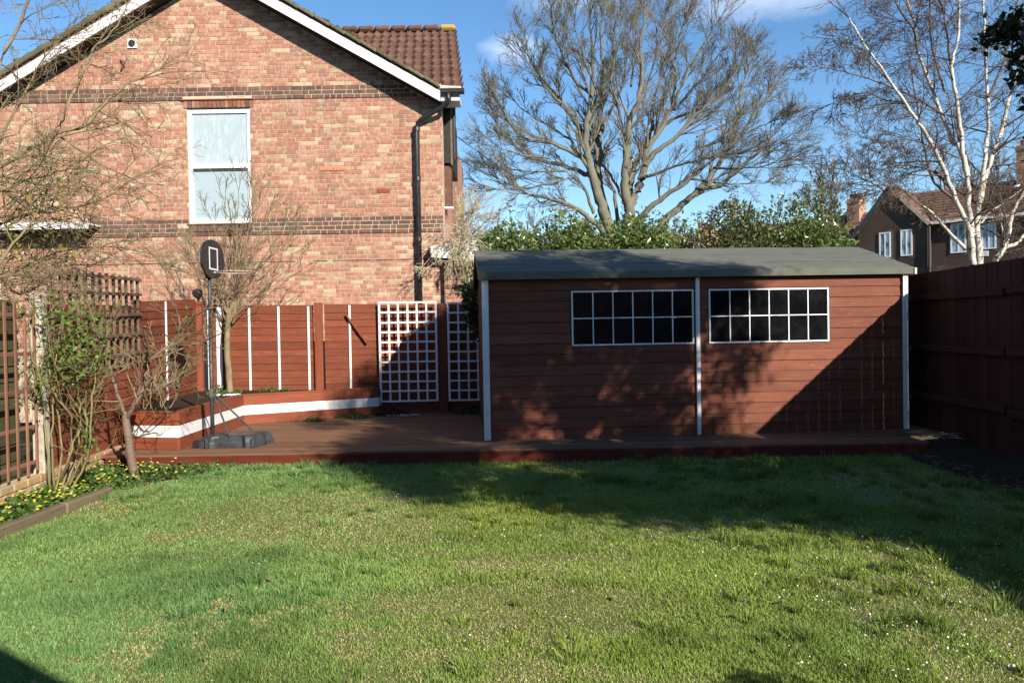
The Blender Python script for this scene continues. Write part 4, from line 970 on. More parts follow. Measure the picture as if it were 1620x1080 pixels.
for pts, r0, r1, kids in (([Vector((b3.x - .3, b3.y, -.1)), Vector((b3.x - .15, b3.y, 1.2))] + t3([(1385, 1000), (1410, 940), (1450, 870), (1480, 760), (1510, 640), (1560, 540), (1640, 420), (1720, 200)]), .075, .02, 12), (t3([(1450, 875), (1530, 855), (1590, 780), (1680, 700)]), .045, .015, 6), (t3([(1440, 880), (1435, 760), (1430, 650)]), .02, .008, 4), (t3([(1300, 720), (1350, 650), (1440, 590), (1560, 500)]), .02, .008, 6)):
    limb(mn, tw, rg, pts, r0, r1, kids, .9, SPI, start=.35, ang=(30, 75), sides=7, jit=.012, tip_kids=2)
mn.build('trunk', M['birch'], bi2); tw.build('crown', M['birch_twig'], bi2)

# ================================================================== hedge of shrubs behind the shed
def shrub(name, label, ctr, rad, nleaf, mat, size, rg, group, seed, sprouts=0, lump=.40, stem='bark_grey'):
    ctr = Vector(ctr); t_ = thing(name, label, 'shrub', (ctr.x, ctr.y, 0), group)
    r_ = np.random.RandomState(seed)
    nc = 60; cd = r_.normal(size=(nc, 3)); cd /= np.linalg.norm(cd, axis=1, keepdims=True); cc = cd * r_.uniform(.45, .95, (nc, 1)) * np.array(rad) + np.array(ctr)
    cr = r_.uniform(.55, 1.1, nc) * lump
    k = r_.randint(0, nc, nleaf); d = r_.normal(size=(nleaf, 3)); d /= np.linalg.norm(d, axis=1, keepdims=True)
    pos = cc[k] + d * cr[k][:, None] * r_.uniform(.75, 1.05, (nleaf, 1)); pos = pos[pos[:, 2] > .1]
    sp_pos = []
    mb_, tb = Branches(), Branches()
    for q in cc:
        b = Vector((ctr.x + (q[0] - ctr.x) * .3, ctr.y + (q[1] - ctr.y) * .3, 0.0)); e = Vector(q); m_ = b.lerp(e, .5) + rvec(rg) * .12
        mb_.add([tuple(b), tuple(m_), tuple(e)], [.03, .02, .008], 5)
    for k in range(sprouts):
        x = ctr.x + rg.uniform(-.9, .9) * rad[0]; f = math.sqrt(max(0, 1 - ((x - ctr.x) / rad[0]) ** 2)); b = Vector((x, ctr.y + rg.uniform(-.4, .3) * rad[1], ctr.z + rad[2] * f * .85))
        L = rg.uniform(.25, .65); d_ = Vector((rg.uniform(-.25, .25), rg.uniform(-.2, .2), 1)).normalized(); e = b + d_ * L
        mb_.add([tuple(b), tuple(b.lerp(e, .5)), tuple(e)], [.008, .006, .003], 4)
        for j in range(rg.randint(12, 20)): sp_pos.append(tuple(b.lerp(e, rg.uniform(.15, 1)) + rvec(rg) * .025))
    if sp_pos: pos = np.concatenate([pos, np.array(sp_pos)])
    outw = (pos - np.array(ctr)) / np.array(rad) * .5
    leaves('foliage', pos, M[mat], t_, size, rg, up=.35, width=.42, outw=outw); mb_.build('stems', M[stem], t_)
    return t_
rg = random.Random(31); HG = 'evergreen shrubs behind the shed'
shrub('laurel_shrub', 'low glossy laurel at the left end of the hedge, beside the dry creeper', (-.05, 13.4, 2.22), (.75, .6, .88), 14000, 'laurel', .085, rg, HG, 1, 2)
shrub('laurel_shrub', 'rounded glossy laurel below the left limbs of the bare tree', (1.15, 13.6, 2.25), (.85, .65, 1.0), 18000, 'laurel', .085, rg, HG, 2, 3)
shrub('laurel_shrub', 'rounded glossy laurel in front of the bare tree trunk', (2.35, 13.6, 2.25), (.85, .65, .98), 18000, 'laurel', .085, rg, HG, 3, 3)
shrub('laurel_shrub', 'low glossy laurel just behind the pale pink blossom', (3.15, 14.1, 2.2), (.55, .45, .95), 9000, 'laurel', .08, rg, HG, 7, 1)
shrub('blossom_shrub', 'small shrub with pale pink blossom between two laurels in the hedge', (3.12, 13.45, 2.5), (.30, .3, .52), 700, 'pink_blossom', .06, rg, HG, 4, 0, .16)
shrub('evergreen_shrub', 'taller evergreen shrub with upright shoots, right of the pink blossom', (3.95, 13.6, 2.35), (.90, .65, 1.12), 17000, 'laurel_red', .08, rg, HG, 5, 9)
shrub('evergreen_shrub', 'tallest evergreen shrub at the right end of the hedge, near far houses', (5.12, 13.7, 2.4), (.74, .65, 1.25), 17000, 'laurel', .08, rg, HG, 6, 9)

# ================================================================== dry creeper on the porch, pale bare shrub behind it
SPC = [dict(n=6, wander=.2, up=-.06, kids=5, ang=(20, 60), ratio=(.3, .6), start=.1, taper=.4, rmin=.004, sides=3, main=0, rr=.6),
       dict(n=4, wander=.25, up=-.08, kids=3, ang=(20, 60), ratio=(.4, .7), start=.1, taper=.5, rmin=.0032, sides=3, rr=.6),
       dict(n=3, wander=.25, up=-.1, kids=0, ang=(20, 60), ratio=(.4, .7), start=.1, taper=.6, rmin=.0028, sides=3)]
rg = random.Random(12)
cr_ = thing('dry_creeper', 'pale dry leafless creeper sprawling over the white porch fascia', 'creeper', (-.75, 12.85, 0))
mn, tw = Branches(), Branches()
for k in range(14):
    s0 = P(rg.uniform(700, 765), rg.uniform(360, 392), 12.95); e0 = P(rg.uniform(665, 778), rg.uniform(372, 425), 12.85)
    mid_ = s0.lerp(e0, .5) + Vector((0, 0, rg.uniform(.05, .22)))
    limb(mn, tw, rg, [s0, mid_, e0], .010, .004, 4, .30, SPC, start=.1, ang=(20, 70), sides=4, jit=.02, tip_kids=2)
limb(mn, tw, rg, [Vector((-.62, 12.98, .1)), Vector((-.63, 12.95, 1.4)), P(735, 390, 12.95)], .025, .012, 3, .4, SPC, sides=5)
mn.build('stems', M['twig_pale'], cr_); tw.build('twigs', M['twig_pale'], cr_)
SPS = [dict(n=5, wander=.2, up=.03, kids=5, ang=(20, 55), ratio=(.4, .7), start=.1, taper=.4, rmin=.006, sides=3, main=0, rr=.6),
       dict(n=4, wander=.25, up=.0, kids=4, ang=(20, 60), ratio=(.4, .7), start=.1, taper=.5, rmin=.005, sides=3, rr=.6),
       dict(n=3, wander=.25, up=-.02, kids=0, ang=(20, 60), ratio=(.4, .7), start=.1, taper=.6, rmin=.0042, sides=3)]
def bare(name, label, cat, base, limbs, Lk, kids, spec, rg, mats, r0=.05, r1=.012, group=None, up=.1, start=.3):
    t_ = thing(name, label, cat, (base[0], base[1], 0), group); mn, tw = Branches(), Branches(); bv = Vector(base)
    for l in limbs: limb(mn, tw, rg, [bv] + l if (l[0] - bv).length > .05 else l, r0, r1, kids, Lk, spec, start=start, ang=(20, 60), sides=6, jit=.02, tip_kids=2, upb=up)
    mn.build('trunk', M[mats[0]], t_); tw.build('crown', M[mats[1]], t_); return t_
b_ = P(728, 430, 16.0); b_.z = 0
bare('pale_bare_shrub', 'pale twiggy leafless shrub behind the porch, right of the house corner', 'shrub', b_, [[P(x0, 400, 16), P(x1, y1, 16 + rg.uniform(-.6, .6))] for x0, x1, y1 in ((715, 708, 345), (725, 728, 335), (735, 745, 345), (740, 760, 358), (745, 772, 378), (720, 716, 358), (732, 738, 352))], .8, 10, SPS, rg, ('twig_pale', 'twig_pale'), .04, .01)
# ivy at the shed's left end
rs_ = np.random.RandomState(3); pos = np.stack([rs_.uniform(-.72, -.34, 2600), rs_.uniform(11.6, 12.05, 2600), rs_.uniform(1.0, 2.12, 2600)], 1)
keep = (pos[:, 2] > 1.15 + (-.34 - pos[:, 0]) * 1.5 + rs_.normal(size=2600) * .12)
iv = thing('ivy', 'dark ivy hanging over the trellis in the gap beside the shed', 'ivy', (-.5, 11.9, 0)); leaves('foliage', pos[keep], M['ivy'], iv, .06, rg, up=.2, width=.8, droop=-.5)
mn = Branches(); [mn.add([(-.35, 12.0, 0.15), (-.4 + rg.uniform(-.1, .1), 12.0, 1.0), (-.5 + rg.uniform(-.2, .15), 11.85, 2.0)], [.014, .01, .005], 5) for k in range(5)]; mn.build('stems', M['bark_grey'], iv)

# ================================================================== small bare tree in the planter
rg = random.Random(77); DP_ = 11.92
pt = thing('planter_tree', 'small bare tree with fanned thin branches growing in the raised planter', 'tree', P(363, 618, DP_).to_tuple()); mn, tw = Branches(), Branches()
SPP = [dict(n=6, wander=.10, up=.05, kids=4, ang=(14, 40), ratio=(.4, .7), start=.15, taper=.4, rmin=.004, sides=4, main=0, rr=.6),
       dict(n=5, wander=.13, up=.04, kids=3, ang=(15, 42), ratio=(.4, .75), start=.15, taper=.5, rmin=.003, sides=3, rr=.65),
       dict(n=4, wander=.15, up=.02, kids=0, ang=(15, 40), ratio=(.4, .7), start=.15, taper=.6, rmin=.0026, sides=3)]
q = lambda x, y, d=0: P(x, y, DP_ + d)
limb(mn, tw, rg, [q(364, 625), q(362, 590), q(359, 555), q(360, 520), q(363, 495), q(370, 478)], .052, .036, 0, .3, SPP, sides=10, jit=.004, tip_kids=0)
for k in range(24):
    x0, y0 = rg.uniform(357, 372), rg.uniform(470, 512); a = rg.uniform(-1, 1)
    x1 = 378 + a * 82 + (12 if a > 0 else 0); y1 = 325 + 105 * abs(a) ** 1.4 + rg.uniform(-25, 35); dd = rg.uniform(-.7, .35)
    limb(mn, tw, rg, [q(x0, y0), q(x0 + (x1 - x0) * .35, y0 + (y1 - y0) * .45, dd * .4), q(x1, y1, dd)], .013, .004, 4, .5, SPP, start=.2, ang=(12, 40), sides=5, jit=.012, tip_kids=2, upb=.05)
mn.build('trunk', M['twig_tan'], pt); tw.build('crown', M['twig_tan'], pt)
# weeds in the planter and at its foot
def weed(label, ctr, r, h, n, size, mat, name='weed_clump', group='weed clumps round the planter'):
    r_ = np.random.RandomState(int(abs(ctr[0]) * 999)); a = r_.uniform(0, 6.28, n); q_ = np.sqrt(r_.rand(n)); pos = np.stack([ctr[0] + r[0] * q_ * np.cos(a), ctr[1] + r[1] * q_ * np.sin(a), ctr[2] + h * r_.rand(n) * (1.1 - q_)], 1)
    o = leaves(name, pos, M[mat], None, size, random.Random(n), up=.5, width=.55, stuff=False); return tag(o, label, 'weed', group)
def wc(px, py, D, z=.53): v = P(px, py, D); return (v.x, v.y, z)
weed('bright green weed clump at the foot of the planter tree', wc(344, 615, 11.5), (.13, .16), .16, 420, .05, 'weed')
weed('low green weed just right of the planter tree trunk', wc(376, 610, 11.6), (.07, .07), .10, 90, .045, 'weed')
weed('low green weed clump in the planter below the second thin batten', wc(424, 612, 12.0), (.16, .08), .09, 260, .045, 'weed')
weed('tiny green weed in the planter right of the second thin batten', wc(450, 611, 12.0), (.10, .06), .08, 140, .045, 'weed')
weed('green weed on the deck against the planter foot, further left', (-2.86, 11.28, .15), (.16, .06), .08, 240, .045, 'weed')
weed('broad green weed on the deck against the planter foot, nearest the trellis', (-2.33, 11.62, .15), (.30, .07), .09, 420, .045, 'weed')
weed('dark straggly weed below the white trellis', (-1.85, 11.95, .15), (.25, .12), .18, 260, .05, 'ivy')
weed('dark low weed strip at the foot of the second white trellis', (-.6, 11.95, .15), (.30, .12), .14, 200, .05, 'ivy')
# leafless climber stems in the planter corner
rg = random.Random(3)
o_ = thing('planter_vine', 'thin bare stems rising from the near end of the planter', 'shrub', (-4.3, 9.6, .53)); mn, tw = Branches(), Branches()
for k in range(7):
    b = Vector((-4.35 + rg.uniform(-.1, .25), 9.7 + rg.uniform(-.4, .4), .53)); limb(mn, tw, rg, [b, b + Vector((rg.uniform(-.15, .2), rg.uniform(-.1, .1), .25)), b + Vector((rg.uniform(-.3, .4), rg.uniform(-.2, .2), rg.uniform(.4, .8)))], .008, .004, 3, .25, SPP, sides=4, tip_kids=1)
mn.build('stems', M['twig_tan'], o_); tw.build('twigs', M['twig_tan'], o_)

# ================================================================== forked small tree in the flower bed
rg = random.Random(44); DF = 7.8
ft = thing('forked_tree', 'small forked bare tree with shiny banded trunk at the lawn edge', 'tree', (-3.784, 7.80, 0)); mn, tw = Branches(), Branches()
q = lambda x, y, d=0: P(x, y, DF + d)
SPF = [dict(n=6, wander=.09, up=.05, kids=2.2, ang=(20, 55), ratio=(.3, .65), start=.2, taper=.4, rmin=.003, sides=4, main=0, rr=.55),
       dict(n=5, wander=.12, up=.03, kids=2, ang=(25, 60), ratio=(.3, .7), start=.2, taper=.5, rmin=.0025, sides=3, rr=.6),
       dict(n=3, wander=.25, up=.0, kids=0, ang=(25, 60), ratio=(.4, .7), start=.2, taper=.6, rmin=.002, sides=3)]
limb(mn, tw, rg, [q(217, 775), q(214, 757), q(207, 720), q(203, 690), q(199, 662), q(200, 655)], .050, .034, 0, .3, SPF, sides=12, jit=.003, tip_kids=0)
for pts, r0, r1, kd in ((((201, 660), (190, 635), (179, 602), (168, 570), (155, 535), (150, 510)), .022, .008, 6), (((201, 660), (213, 640), (226, 615), (232, 585), (234, 570)), .026, .020, 3),
    (((234, 570), (255, 556), (275, 540), (285, 520), (305, 502), (330, 488)), .018, .007, 6), (((236, 568), (260, 562), (290, 550), (320, 540), (350, 528)), .014, .005, 7), (((232, 590), (250, 612), (270, 605), (288, 590)), .012, .005, 6),
    (((205, 650), (215, 625), (218, 610)), .012, .005, 4), (((234, 572), (210, 575), (185, 590)), .010, .004, 5), (((226, 612), (240, 618), (262, 612), (284, 606)), .014, .005, 5), (((285, 522), (283, 500), (270, 470), (262, 430), (245, 405)), .012, .004, 8), (((165, 560), (150, 530), (140, 480), (130, 440)), .008, .003, 6)):
    limb(mn, tw, rg, [q(x, y, i * rg.uniform(-.06, .06)) for i, (x, y) in enumerate(pts)], r0, r1, int(kd * 1.0), .55, SPF, start=.2, ang=(25, 75), sides=7, jit=.008, tip_kids=2, tips=None)
mn.build('trunk', M['cherry_bark'], ft); tw.build('crown', M['twig_tan'], ft)
pos = [tuple(q(rg.gauss(x, 6), rg.gauss(y, 8), rg.uniform(-.1, .1))) for x, y, n in ((262, 535, 14), (298, 515, 26), (292, 500, 20), (238, 555, 8)) for _ in range(n)]
leaves('foliage', pos, M['rose_leaf'], ft, .045, rg, width=.6)

# ================================================================== rose bush at the concrete post
rg = random.Random(15); DR = 7.0
rb = thing('rose_bush', 'leafy green rose bush with long bare stems beside the concrete post', 'bush', P(97, 792, DR).to_tuple()[:2] + (0,)); mn, tw = Branches(), Branches()
q = lambda x, y, d=0: P(x, y, DR + d); SPR = SPF
stems = [((92, 782), (108, 725), (122, 680), (127, 650), (136, 620), (140, 590), (150, 560)), ((100, 780), (118, 735), (124, 700), (127, 650), (122, 600), (118, 560), (110, 510)), ((96, 782), (112, 700), (112, 660), (95, 635), (80, 612), (70, 590)),
         ((88, 782), (96, 720), (92, 660), (80, 600), (76, 560), (82, 520)), ((104, 780), (130, 720), (137, 680), (134, 650), (120, 640), (95, 590), (78, 545)), ((85, 782), (82, 700), (84, 640), (88, 560), (100, 490)), ((108, 782), (135, 735), (142, 690), (145, 640), (152, 590), (165, 545)),
         ((110, 780), (128, 750), (140, 720), (138, 690)), ((80, 782), (75, 720), (70, 650), (62, 600), (50, 560), (42, 520))]
tips = []
for s_ in stems: limb(mn, tw, rg, [q(x, y, rg.uniform(-.15, .2)) for x, y in s_], .012, .005, 6, .45, SPR, start=.4, ang=(25, 70), sides=6, jit=.01, tip_kids=2, tips=tips)
mn.build('stems', M['rose_stem'], rb); tw.build('twigs', M['rose_stem'], rb)
pos = [tuple(q(rg.gauss(x, sx), rg.gauss(y, sy), rg.gauss(0, .14))) for x, y, sx, sy, n in ((125, 530, 26, 22, 280), (105, 560, 22, 20, 170), (145, 565, 14, 16, 90), (60, 610, 12, 16, 90), (130, 490, 26, 12, 80), (140, 700, 6, 12, 60), (75, 490, 22, 12, 90), (112, 590, 20, 14, 120)) for _ in range(n)]
leaves('foliage', pos, M['rose_leaf'], rb, .05, rg, width=.6, up=.4)

# ================================================================== big twiggy shrub overhanging from the left
rg = random.Random(8); 
ov = thing('twiggy_shrub', 'large tangled leafless shrub leaning over the fence at the left edge', 'shrub', (-5.35, 7.3, 0)); mn, tw = Branches(), Branches()
SPO = [dict(n=7, wander=.18, up=-.01, kids=6, ang=(25, 65), ratio=(.35, .7), start=.1, taper=.4, rmin=.004, sides=4, main=0, rr=.55),
       dict(n=5, wander=.22, up=-.03, kids=4, ang=(25, 70), ratio=(.4, .75), start=.1, taper=.5, rmin=.0028, sides=3, rr=.6),
       dict(n=4, wander=.25, up=-.03, kids=0, ang=(25, 60), ratio=(.4, .7), start=.1, taper=.6, rmin=.0022, sides=3)]
rt = Vector((-5.35, 7.3, 0)); OS = 1.34
OV = [(((-160, 470, 5.35), (-70, 310, 5.5), (0, 262, 5.6), (85, 213, 5.7), (135, 196, 5.8), (175, 155, 5.85), (205, 130, 5.9)), .040, .008, 13, .7),
      (((88, 210, 5.7), (108, 165, 5.75), (128, 122, 5.8), (147, 80, 5.9), (178, 50, 5.9), (200, 10, 6)), .018, .005, 7, .45),
      (((-160, 470, 5.35), (-80, 280, 5.3), (-20, 150, 5.2), (20, 60, 5.3), (60, -30, 5.3)), .03, .008, 10, .7),
      (((-160, 500, 5.35), (-60, 400, 5.5), (10, 350, 5.7), (80, 330, 5.9), (150, 320, 6.0), (200, 290, 6.1)), .026, .006, 16, .7),
      (((-160, 520, 5.35), (-50, 470, 5.6), (20, 430, 5.8), (90, 400, 6.0), (160, 390, 6.1)), .022, .006, 15, .65),
      (((-160, 480, 5.35), (-60, 340, 5.2), (0, 300, 5.1), (60, 280, 5.2), (110, 265, 5.3)), .024, .006, 15, .65),
      (((-160, 520, 5.35), (-40, 480, 5.2), (10, 400, 5.2), (50, 350, 5.3), (75, 300, 5.4)), .022, .006, 15, .6),
      (((-20, 265, 5.6), (20, 180, 5.6), (60, 110, 5.7), (110, 40, 5.8)), .016, .004, 8, .5),
      (((0, 440, 5.8), (30, 465, 5.9), (70, 450, 6.0), (120, 430, 6.1)), .014, .004, 12, .5),
      (((-20, 500, 5.7), (25, 500, 5.8), (60, 540, 5.9), (50, 590, 6.0)), .012, .004, 8, .4)]
tips = []
for pts, r0, r1, kd, Lk in OV:
    pp = [P(t_[0], t_[1], t_[2] * OS) for t_ in pts]
    if pts[0][0] < -100: pp = [rt, Vector((rt.x + .05, rt.y, .8))] + pp
    limb(mn, tw, rg, pp, r0 * 1.25, r1 * 1.25, int(kd * 1.2), Lk * OS, SPO, start=.35, ang=(25, 75), sides=6, jit=.012, tip_kids=2, tips=tips)
mn.build('stems', M['twig_tan'], ov); tw.build('twigs', M['twig_tan'], ov)
pos = [tuple(P(rg.gauss(x, sx), rg.gauss(y, sy), rg.uniform(7.1, 8.2))) for x, y, sx, sy, n in ((30, 400, 35, 45, 170), (60, 380, 40, 30, 120), (30, 510, 25, 20, 60), (100, 330, 40, 30, 50), (20, 600, 14, 40, 60)) for _ in range(n)]
leaves('foliage', pos, M['yellow_leaf'], ov, .058, rg, width=.55)

# ================================================================== evergreen tree in the neighbouring garden on the right
rg = random.Random(60)
et = thing('evergreen_tree', 'dark evergreen tree whose leafy bough dips into the top right corner', 'tree', (5.75, 1.7, 0))
CC = Vector((5.35, 1.5, 5.0)); CR = (1.95, 2.05, 2.5)
mn = Branches(); mn.add([(5.75, 1.7, -.1), (5.7, 1.7, 1.5), (5.45, 1.75, 3.4), (5.15, 1.75, 5.0), (5.0, 1.8, 6.6)], [.20, .17, .13, .09, .03], 10)
pos = []; clumps = []
for k in range(145):
    d = rvec(rg); f = rg.uniform(.25, 1.0) ** .6; c = CC + Vector((d.x * CR[0] * f, d.y * CR[1] * f, d.z * CR[2] * f)); clumps.append((c, rg.uniform(.15, .36)))
    zb = max(2.4, c.z - rg.uniform(.3, 1.0)); b = Vector((5.4, 1.75, min(zb, 6.2))); mn.add([tuple(b), tuple(b.lerp(c, .5) + Vector((0, 0, .1)) + rvec(rg) * .1), tuple(c)], [.03, .018, .006], 5)
for n_, mu, sg in ((12, (4.4, .75, 3.5), (.35, .4, .22)), (20, (5.1, 1.45, 2.85), (.35, .4, .22)), (14, (5.5, 2.3, 2.75), (.3, .5, .3)), (14, (3.9, -.05, 4.55), (.22, .3, .25))):
    for k in range(n_):
        c = Vector([rg.gauss(a, b) for a, b in zip(mu, sg)]); clumps.append((c, rg.uniform(.2, .4))); b = Vector((5.4, 1.7, max(2.2, c.z - .5))); mn.add([tuple(b), tuple(b.lerp(c, .5) + rvec(rg) * .1), tuple(c)], [.022, .014, .005], 5)
for c, r_ in clumps:
    for j in range(int(740 * (r_ / .3) ** 2)): pos.append(tuple(c + Vector((rg.gauss(0, r_ * .62), rg.gauss(0, r_ * .62), rg.gauss(0, r_ * .5)))))
# the bough that shows in the corner of the frame
bough = [Vector((5.2, 2.2, 4.3)), Vector((4.6, 3.6, 4.25)), P(1650, 20, 5.6), P(1600, 50, 5.9), P(1560, 66, 6.0)]
bl = crom(bough, 6); mn.add([tuple(v) for v in bl], list(np.linspace(.035, .004, len(bl))), 5)
for a in ((1625, 90), (1600, 130), (1640, 170), (1610, 15), (1650, 60), (1570, 40), (1640, 230)):
    e = P(a[0], a[1], 5.8); s_ = bl[-8] if a[0] < 1630 else bl[-12]; mn.add([tuple(s_), tuple(s_.lerp(e, .5) + Vector((0, 0, .05))), tuple(e)], [.012, .008, .003], 4)
    for j in range(60): pos.append(tuple(s_.lerp(e, rg.uniform(.3, 1.05)) + rvec(rg) * rg.uniform(.01, .09)))
for v in bl[8:]:
    for j in range(16): pos.append(tuple(v + rvec(rg) * rg.uniform(.01, .10)))
leaves('crown', pos, M['evergreen'], et, .068, rg, width=.6, up=.2); mn.build('trunk', M['bark_grey'], et)

# ================================================================== far houses on the right
O_ = Vector((20.8, 44.2, 0)); TU = Vector((.69, -.724, 0)); TV = Vector((.724, .69, 0))
def hp(t_, v, z): return O_ + TU * t_ + TV * v + Vector((0, 0, z))
fh = thing('far_house', 'dark brick house with small gable and four white windows behind the birch', 'house', hp(3, 0, 0), 'far houses')
def hprism(name, pts, vec, mat, par): m = MB(); m.prism(pts, vec); return m.build(name, mat, par)
G0, G1, GC, GZ = -1.05, 2.62, .72, 8.85; ge = 6.55
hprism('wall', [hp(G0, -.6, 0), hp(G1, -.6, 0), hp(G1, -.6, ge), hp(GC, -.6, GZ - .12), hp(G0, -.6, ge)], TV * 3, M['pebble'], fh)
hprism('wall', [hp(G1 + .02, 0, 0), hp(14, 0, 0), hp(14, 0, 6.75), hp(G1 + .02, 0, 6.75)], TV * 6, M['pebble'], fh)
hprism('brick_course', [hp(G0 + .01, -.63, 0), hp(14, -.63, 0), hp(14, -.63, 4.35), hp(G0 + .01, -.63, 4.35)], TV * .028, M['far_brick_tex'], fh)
for a, b in (((G0 - .25, ge - .32), (GC, GZ)), ((G1 + .15, ge + .05), (GC, GZ))):
    bar('bargeboard', hp(a[0], -.78, a[1]), hp(b[0], -.78, b[1]), .05, .2, M['dark_metal'] if a[0] < 0 else M['concrete'], fh, up=(0, 0, 1))
def courses(e0, e1, r0, r1, n, mat, par, th=.035):
    """tile courses between eave edge e0-e1 and ridge edge r0-r1"""
    for i in range(n):
        a0, a1 = e0.lerp(r0, i / n), e1.lerp(r1, i / n); b0, b1 = e0.lerp(r0, (i + 1.12) / n), e1.lerp(r1, (i + 1.12) / n)
        nn = (a1 - a0).cross(b0 - a0).normalized(); nn = nn if nn.z > 0 else -nn
        m = MB(); m.prism([a0 + nn * .05, a1 + nn * .05, b1 + nn * .012, b0 + nn * .012], nn * -.03); m.build('tile_course', M[mat], par)
# gable roof planes run back to the main ridge
courses(hp(G1 + .2, -.8, ge), hp(G1 + .2, 3, ge), hp(GC, -.8, GZ), hp(GC, 3, GZ), 10, 'far_tile', fh)
courses(hp(G0 - .25, -.8, ge - .3), hp(G0 - .25, 3, ge - .3), hp(GC, -.8, GZ), hp(GC, 3, GZ), 10, 'far_tile', fh)
courses(hp(G1 + .2, -.3, 6.7), hp(14.2, -.3, 6.7), hp(GC, 3.0, 8.88), hp(14.2, 3.0, 8.88), 12, 'far_tile', fh)
bar('gutter', hp(G1 + .1, -.36, 6.68), hp(14.2, -.36, 6.68), .1, .14, M['white_paint'], fh)
m = MB(); m.tube([hp(G1 + .12, -.7, 6.5), hp(G1 + .12, -.7, 0)], .07, 8); m.build('downpipe', M['black_plastic'], fh)
for t0, t1, z0, z1, v in ((.13, .74, 5.02, 6.40, -.6), (1.26, 1.86, 5.02, 6.44, -.6), (3.55, 4.30, 5.02, 6.58, 0), (5.0, 5.68, 5.10, 6.55, 0)):
    m = MB(); f = .07; vv = v - .05
    for (a, b, c, d) in ((t0, t0 + f, z0, z1), (t1 - f, t1, z0, z1), (t0 + f, t1 - f, z0, z0 + f), (t0 + f, t1 - f, z1 - f, z1), ((t0 + t1) / 2 - .03, (t0 + t1) / 2 + .03, z0 + f, z1 - f)):
        m.prism([hp(a, vv, c), hp(b, vv, c), hp(b, vv, d), hp(a, vv, d)], TV * .045)
    w_ = m.build('window', M['upvc'], fh)
    for a, b in ((t0 + f, (t0 + t1) / 2 - .03), ((t0 + t1) / 2 + .03, t1 - f)):
        hprism('pane', [hp(a, vv + .02, z0 + f), hp(b, vv + .02, z0 + f), hp(b, vv + .02, z1 - f), hp(a, vv + .02, z1 - f)], TV * .01, M['far_pane'], w_)
    hprism('window_surround', [hp(t0 - .14, v - .012, z0 - .16), hp(t1 + .14, v - .012, z0 - .16), hp(t1 + .14, v - .012, z1 + .1), hp(t0 - .14, v - .012, z1 + .1)], TV * .01, M['far_brick_tex'], w_)
hprism('alarm_box', [hp(5.05, -.08, 4.75), hp(5.32, -.08, 4.75), hp(5.32, -.08, 5.02), hp(5.05, -.08, 5.02)], TV * .07, M['upvc'], fh)
def chimney(par, t0, t1, v0, v1, z0, z1, mat, pots, potmat, top=True):
    c = hprism('chimney', [hp(t0, v0, z0), hp(t1, v0, z0), hp(t1, v1, z0), hp(t0, v1, z0)], (0, 0, z1 - z0), M[mat], par)
    hprism('chimney_cap', [hp(t0 - .06, v0 - .06, z1 - .25), hp(t1 + .06, v0 - .06, z1 - .25), hp(t1 + .06, v1 + .06, z1 - .25), hp(t0 - .06, v1 + .06, z1 - .25)], (0, 0, .16), M[mat], c)
    for k in range(pots):
        f = (k + .5) / pots; q_ = hp(t0 + (t1 - t0) * f, (v0 + v1) / 2, z1); m = MB(); m.lathe(q_, [(.13, 0), (.11, .05), (.10, .26), (.13, .28), (.12, .34)], 10); m.build('chimney_pot', M[potmat], c)
    return c
chimney(fh, 6.0, 7.35, 2.4, 3.6, 7.9, 10.6, 'chim_brick_tex', 4, 'terracotta')
m = MB(); m.prism([hp(5.9, 2.2, 8.35), hp(6.1, 2.2, 8.35), hp(6.4, 3.3, 8.95), hp(6.1, 3.3, 8.95)], (0, 0, .1)); m.build('lead_flashing', M['upvc'], fh)
fh2 = thing('far_house', 'brown tiled roof and brick chimney showing left of the dark gable', 'house', hp(-4, 3, 0), 'far houses')
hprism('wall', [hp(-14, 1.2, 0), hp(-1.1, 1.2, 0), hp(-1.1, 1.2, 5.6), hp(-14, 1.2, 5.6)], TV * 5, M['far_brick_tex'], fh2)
courses(hp(-14, .9, 5.5), hp(-1.08, .9, 5.5), hp(-14, 3.7, 8.1), hp(-.3, 3.7, 8.2), 12, 'far_tile', fh2)
chimney(fh2, -3.2, -2.45, 3.0, 3.95, 6.9, 9.05, 'chim_brick_tex', 4, 'terracotta')
# far rooftop with red pots seen over the hedge
q_ = P(1117, 364, 48); fh3 = thing('far_chimney_house', 'distant brown roof and chimney with red pots just above the hedge', 'house', (q_.x, q_.y, 0), 'far houses')
m = MB(); m.box(q_.x - 6, q_.x + 4, 48.2, 55, 0, 5.6); m.build('wall', M['far_brick_tex'], fh3)
m = MB(); m.prism([(q_.x - 6.2, 48, 5.5), (q_.x + 4.2, 48, 5.5), (q_.x + 4.2, 51.5, 7.3), (q_.x - 6.2, 51.5, 7.3)], (0, 0, .1)); m.prism([(q_.x - 6.2, 55, 5.5), (q_.x + 4.2, 55, 5.5), (q_.x + 4.2, 51.5, 7.3), (q_.x - 6.2, 51.5, 7.3)], (0, 0, .1)); m.build('roof', M['far_tile'], fh3)
m = MB(); m.box(q_.x - .55, q_.x + .6, 47.6, 48.4, 0, q_.z + .05); c = m.build('chimney', M['chim_brick_tex'], fh3)
for k in range(3):
    m = MB(); m.lathe((q_.x - .38 + .4 * k, 48, q_.z + .05), [(.15, 0), (.12, .05), (.11, .3), (.14, .33), (.13, .4)], 10); m.build('chimney_pot', M['terracotta'], c)

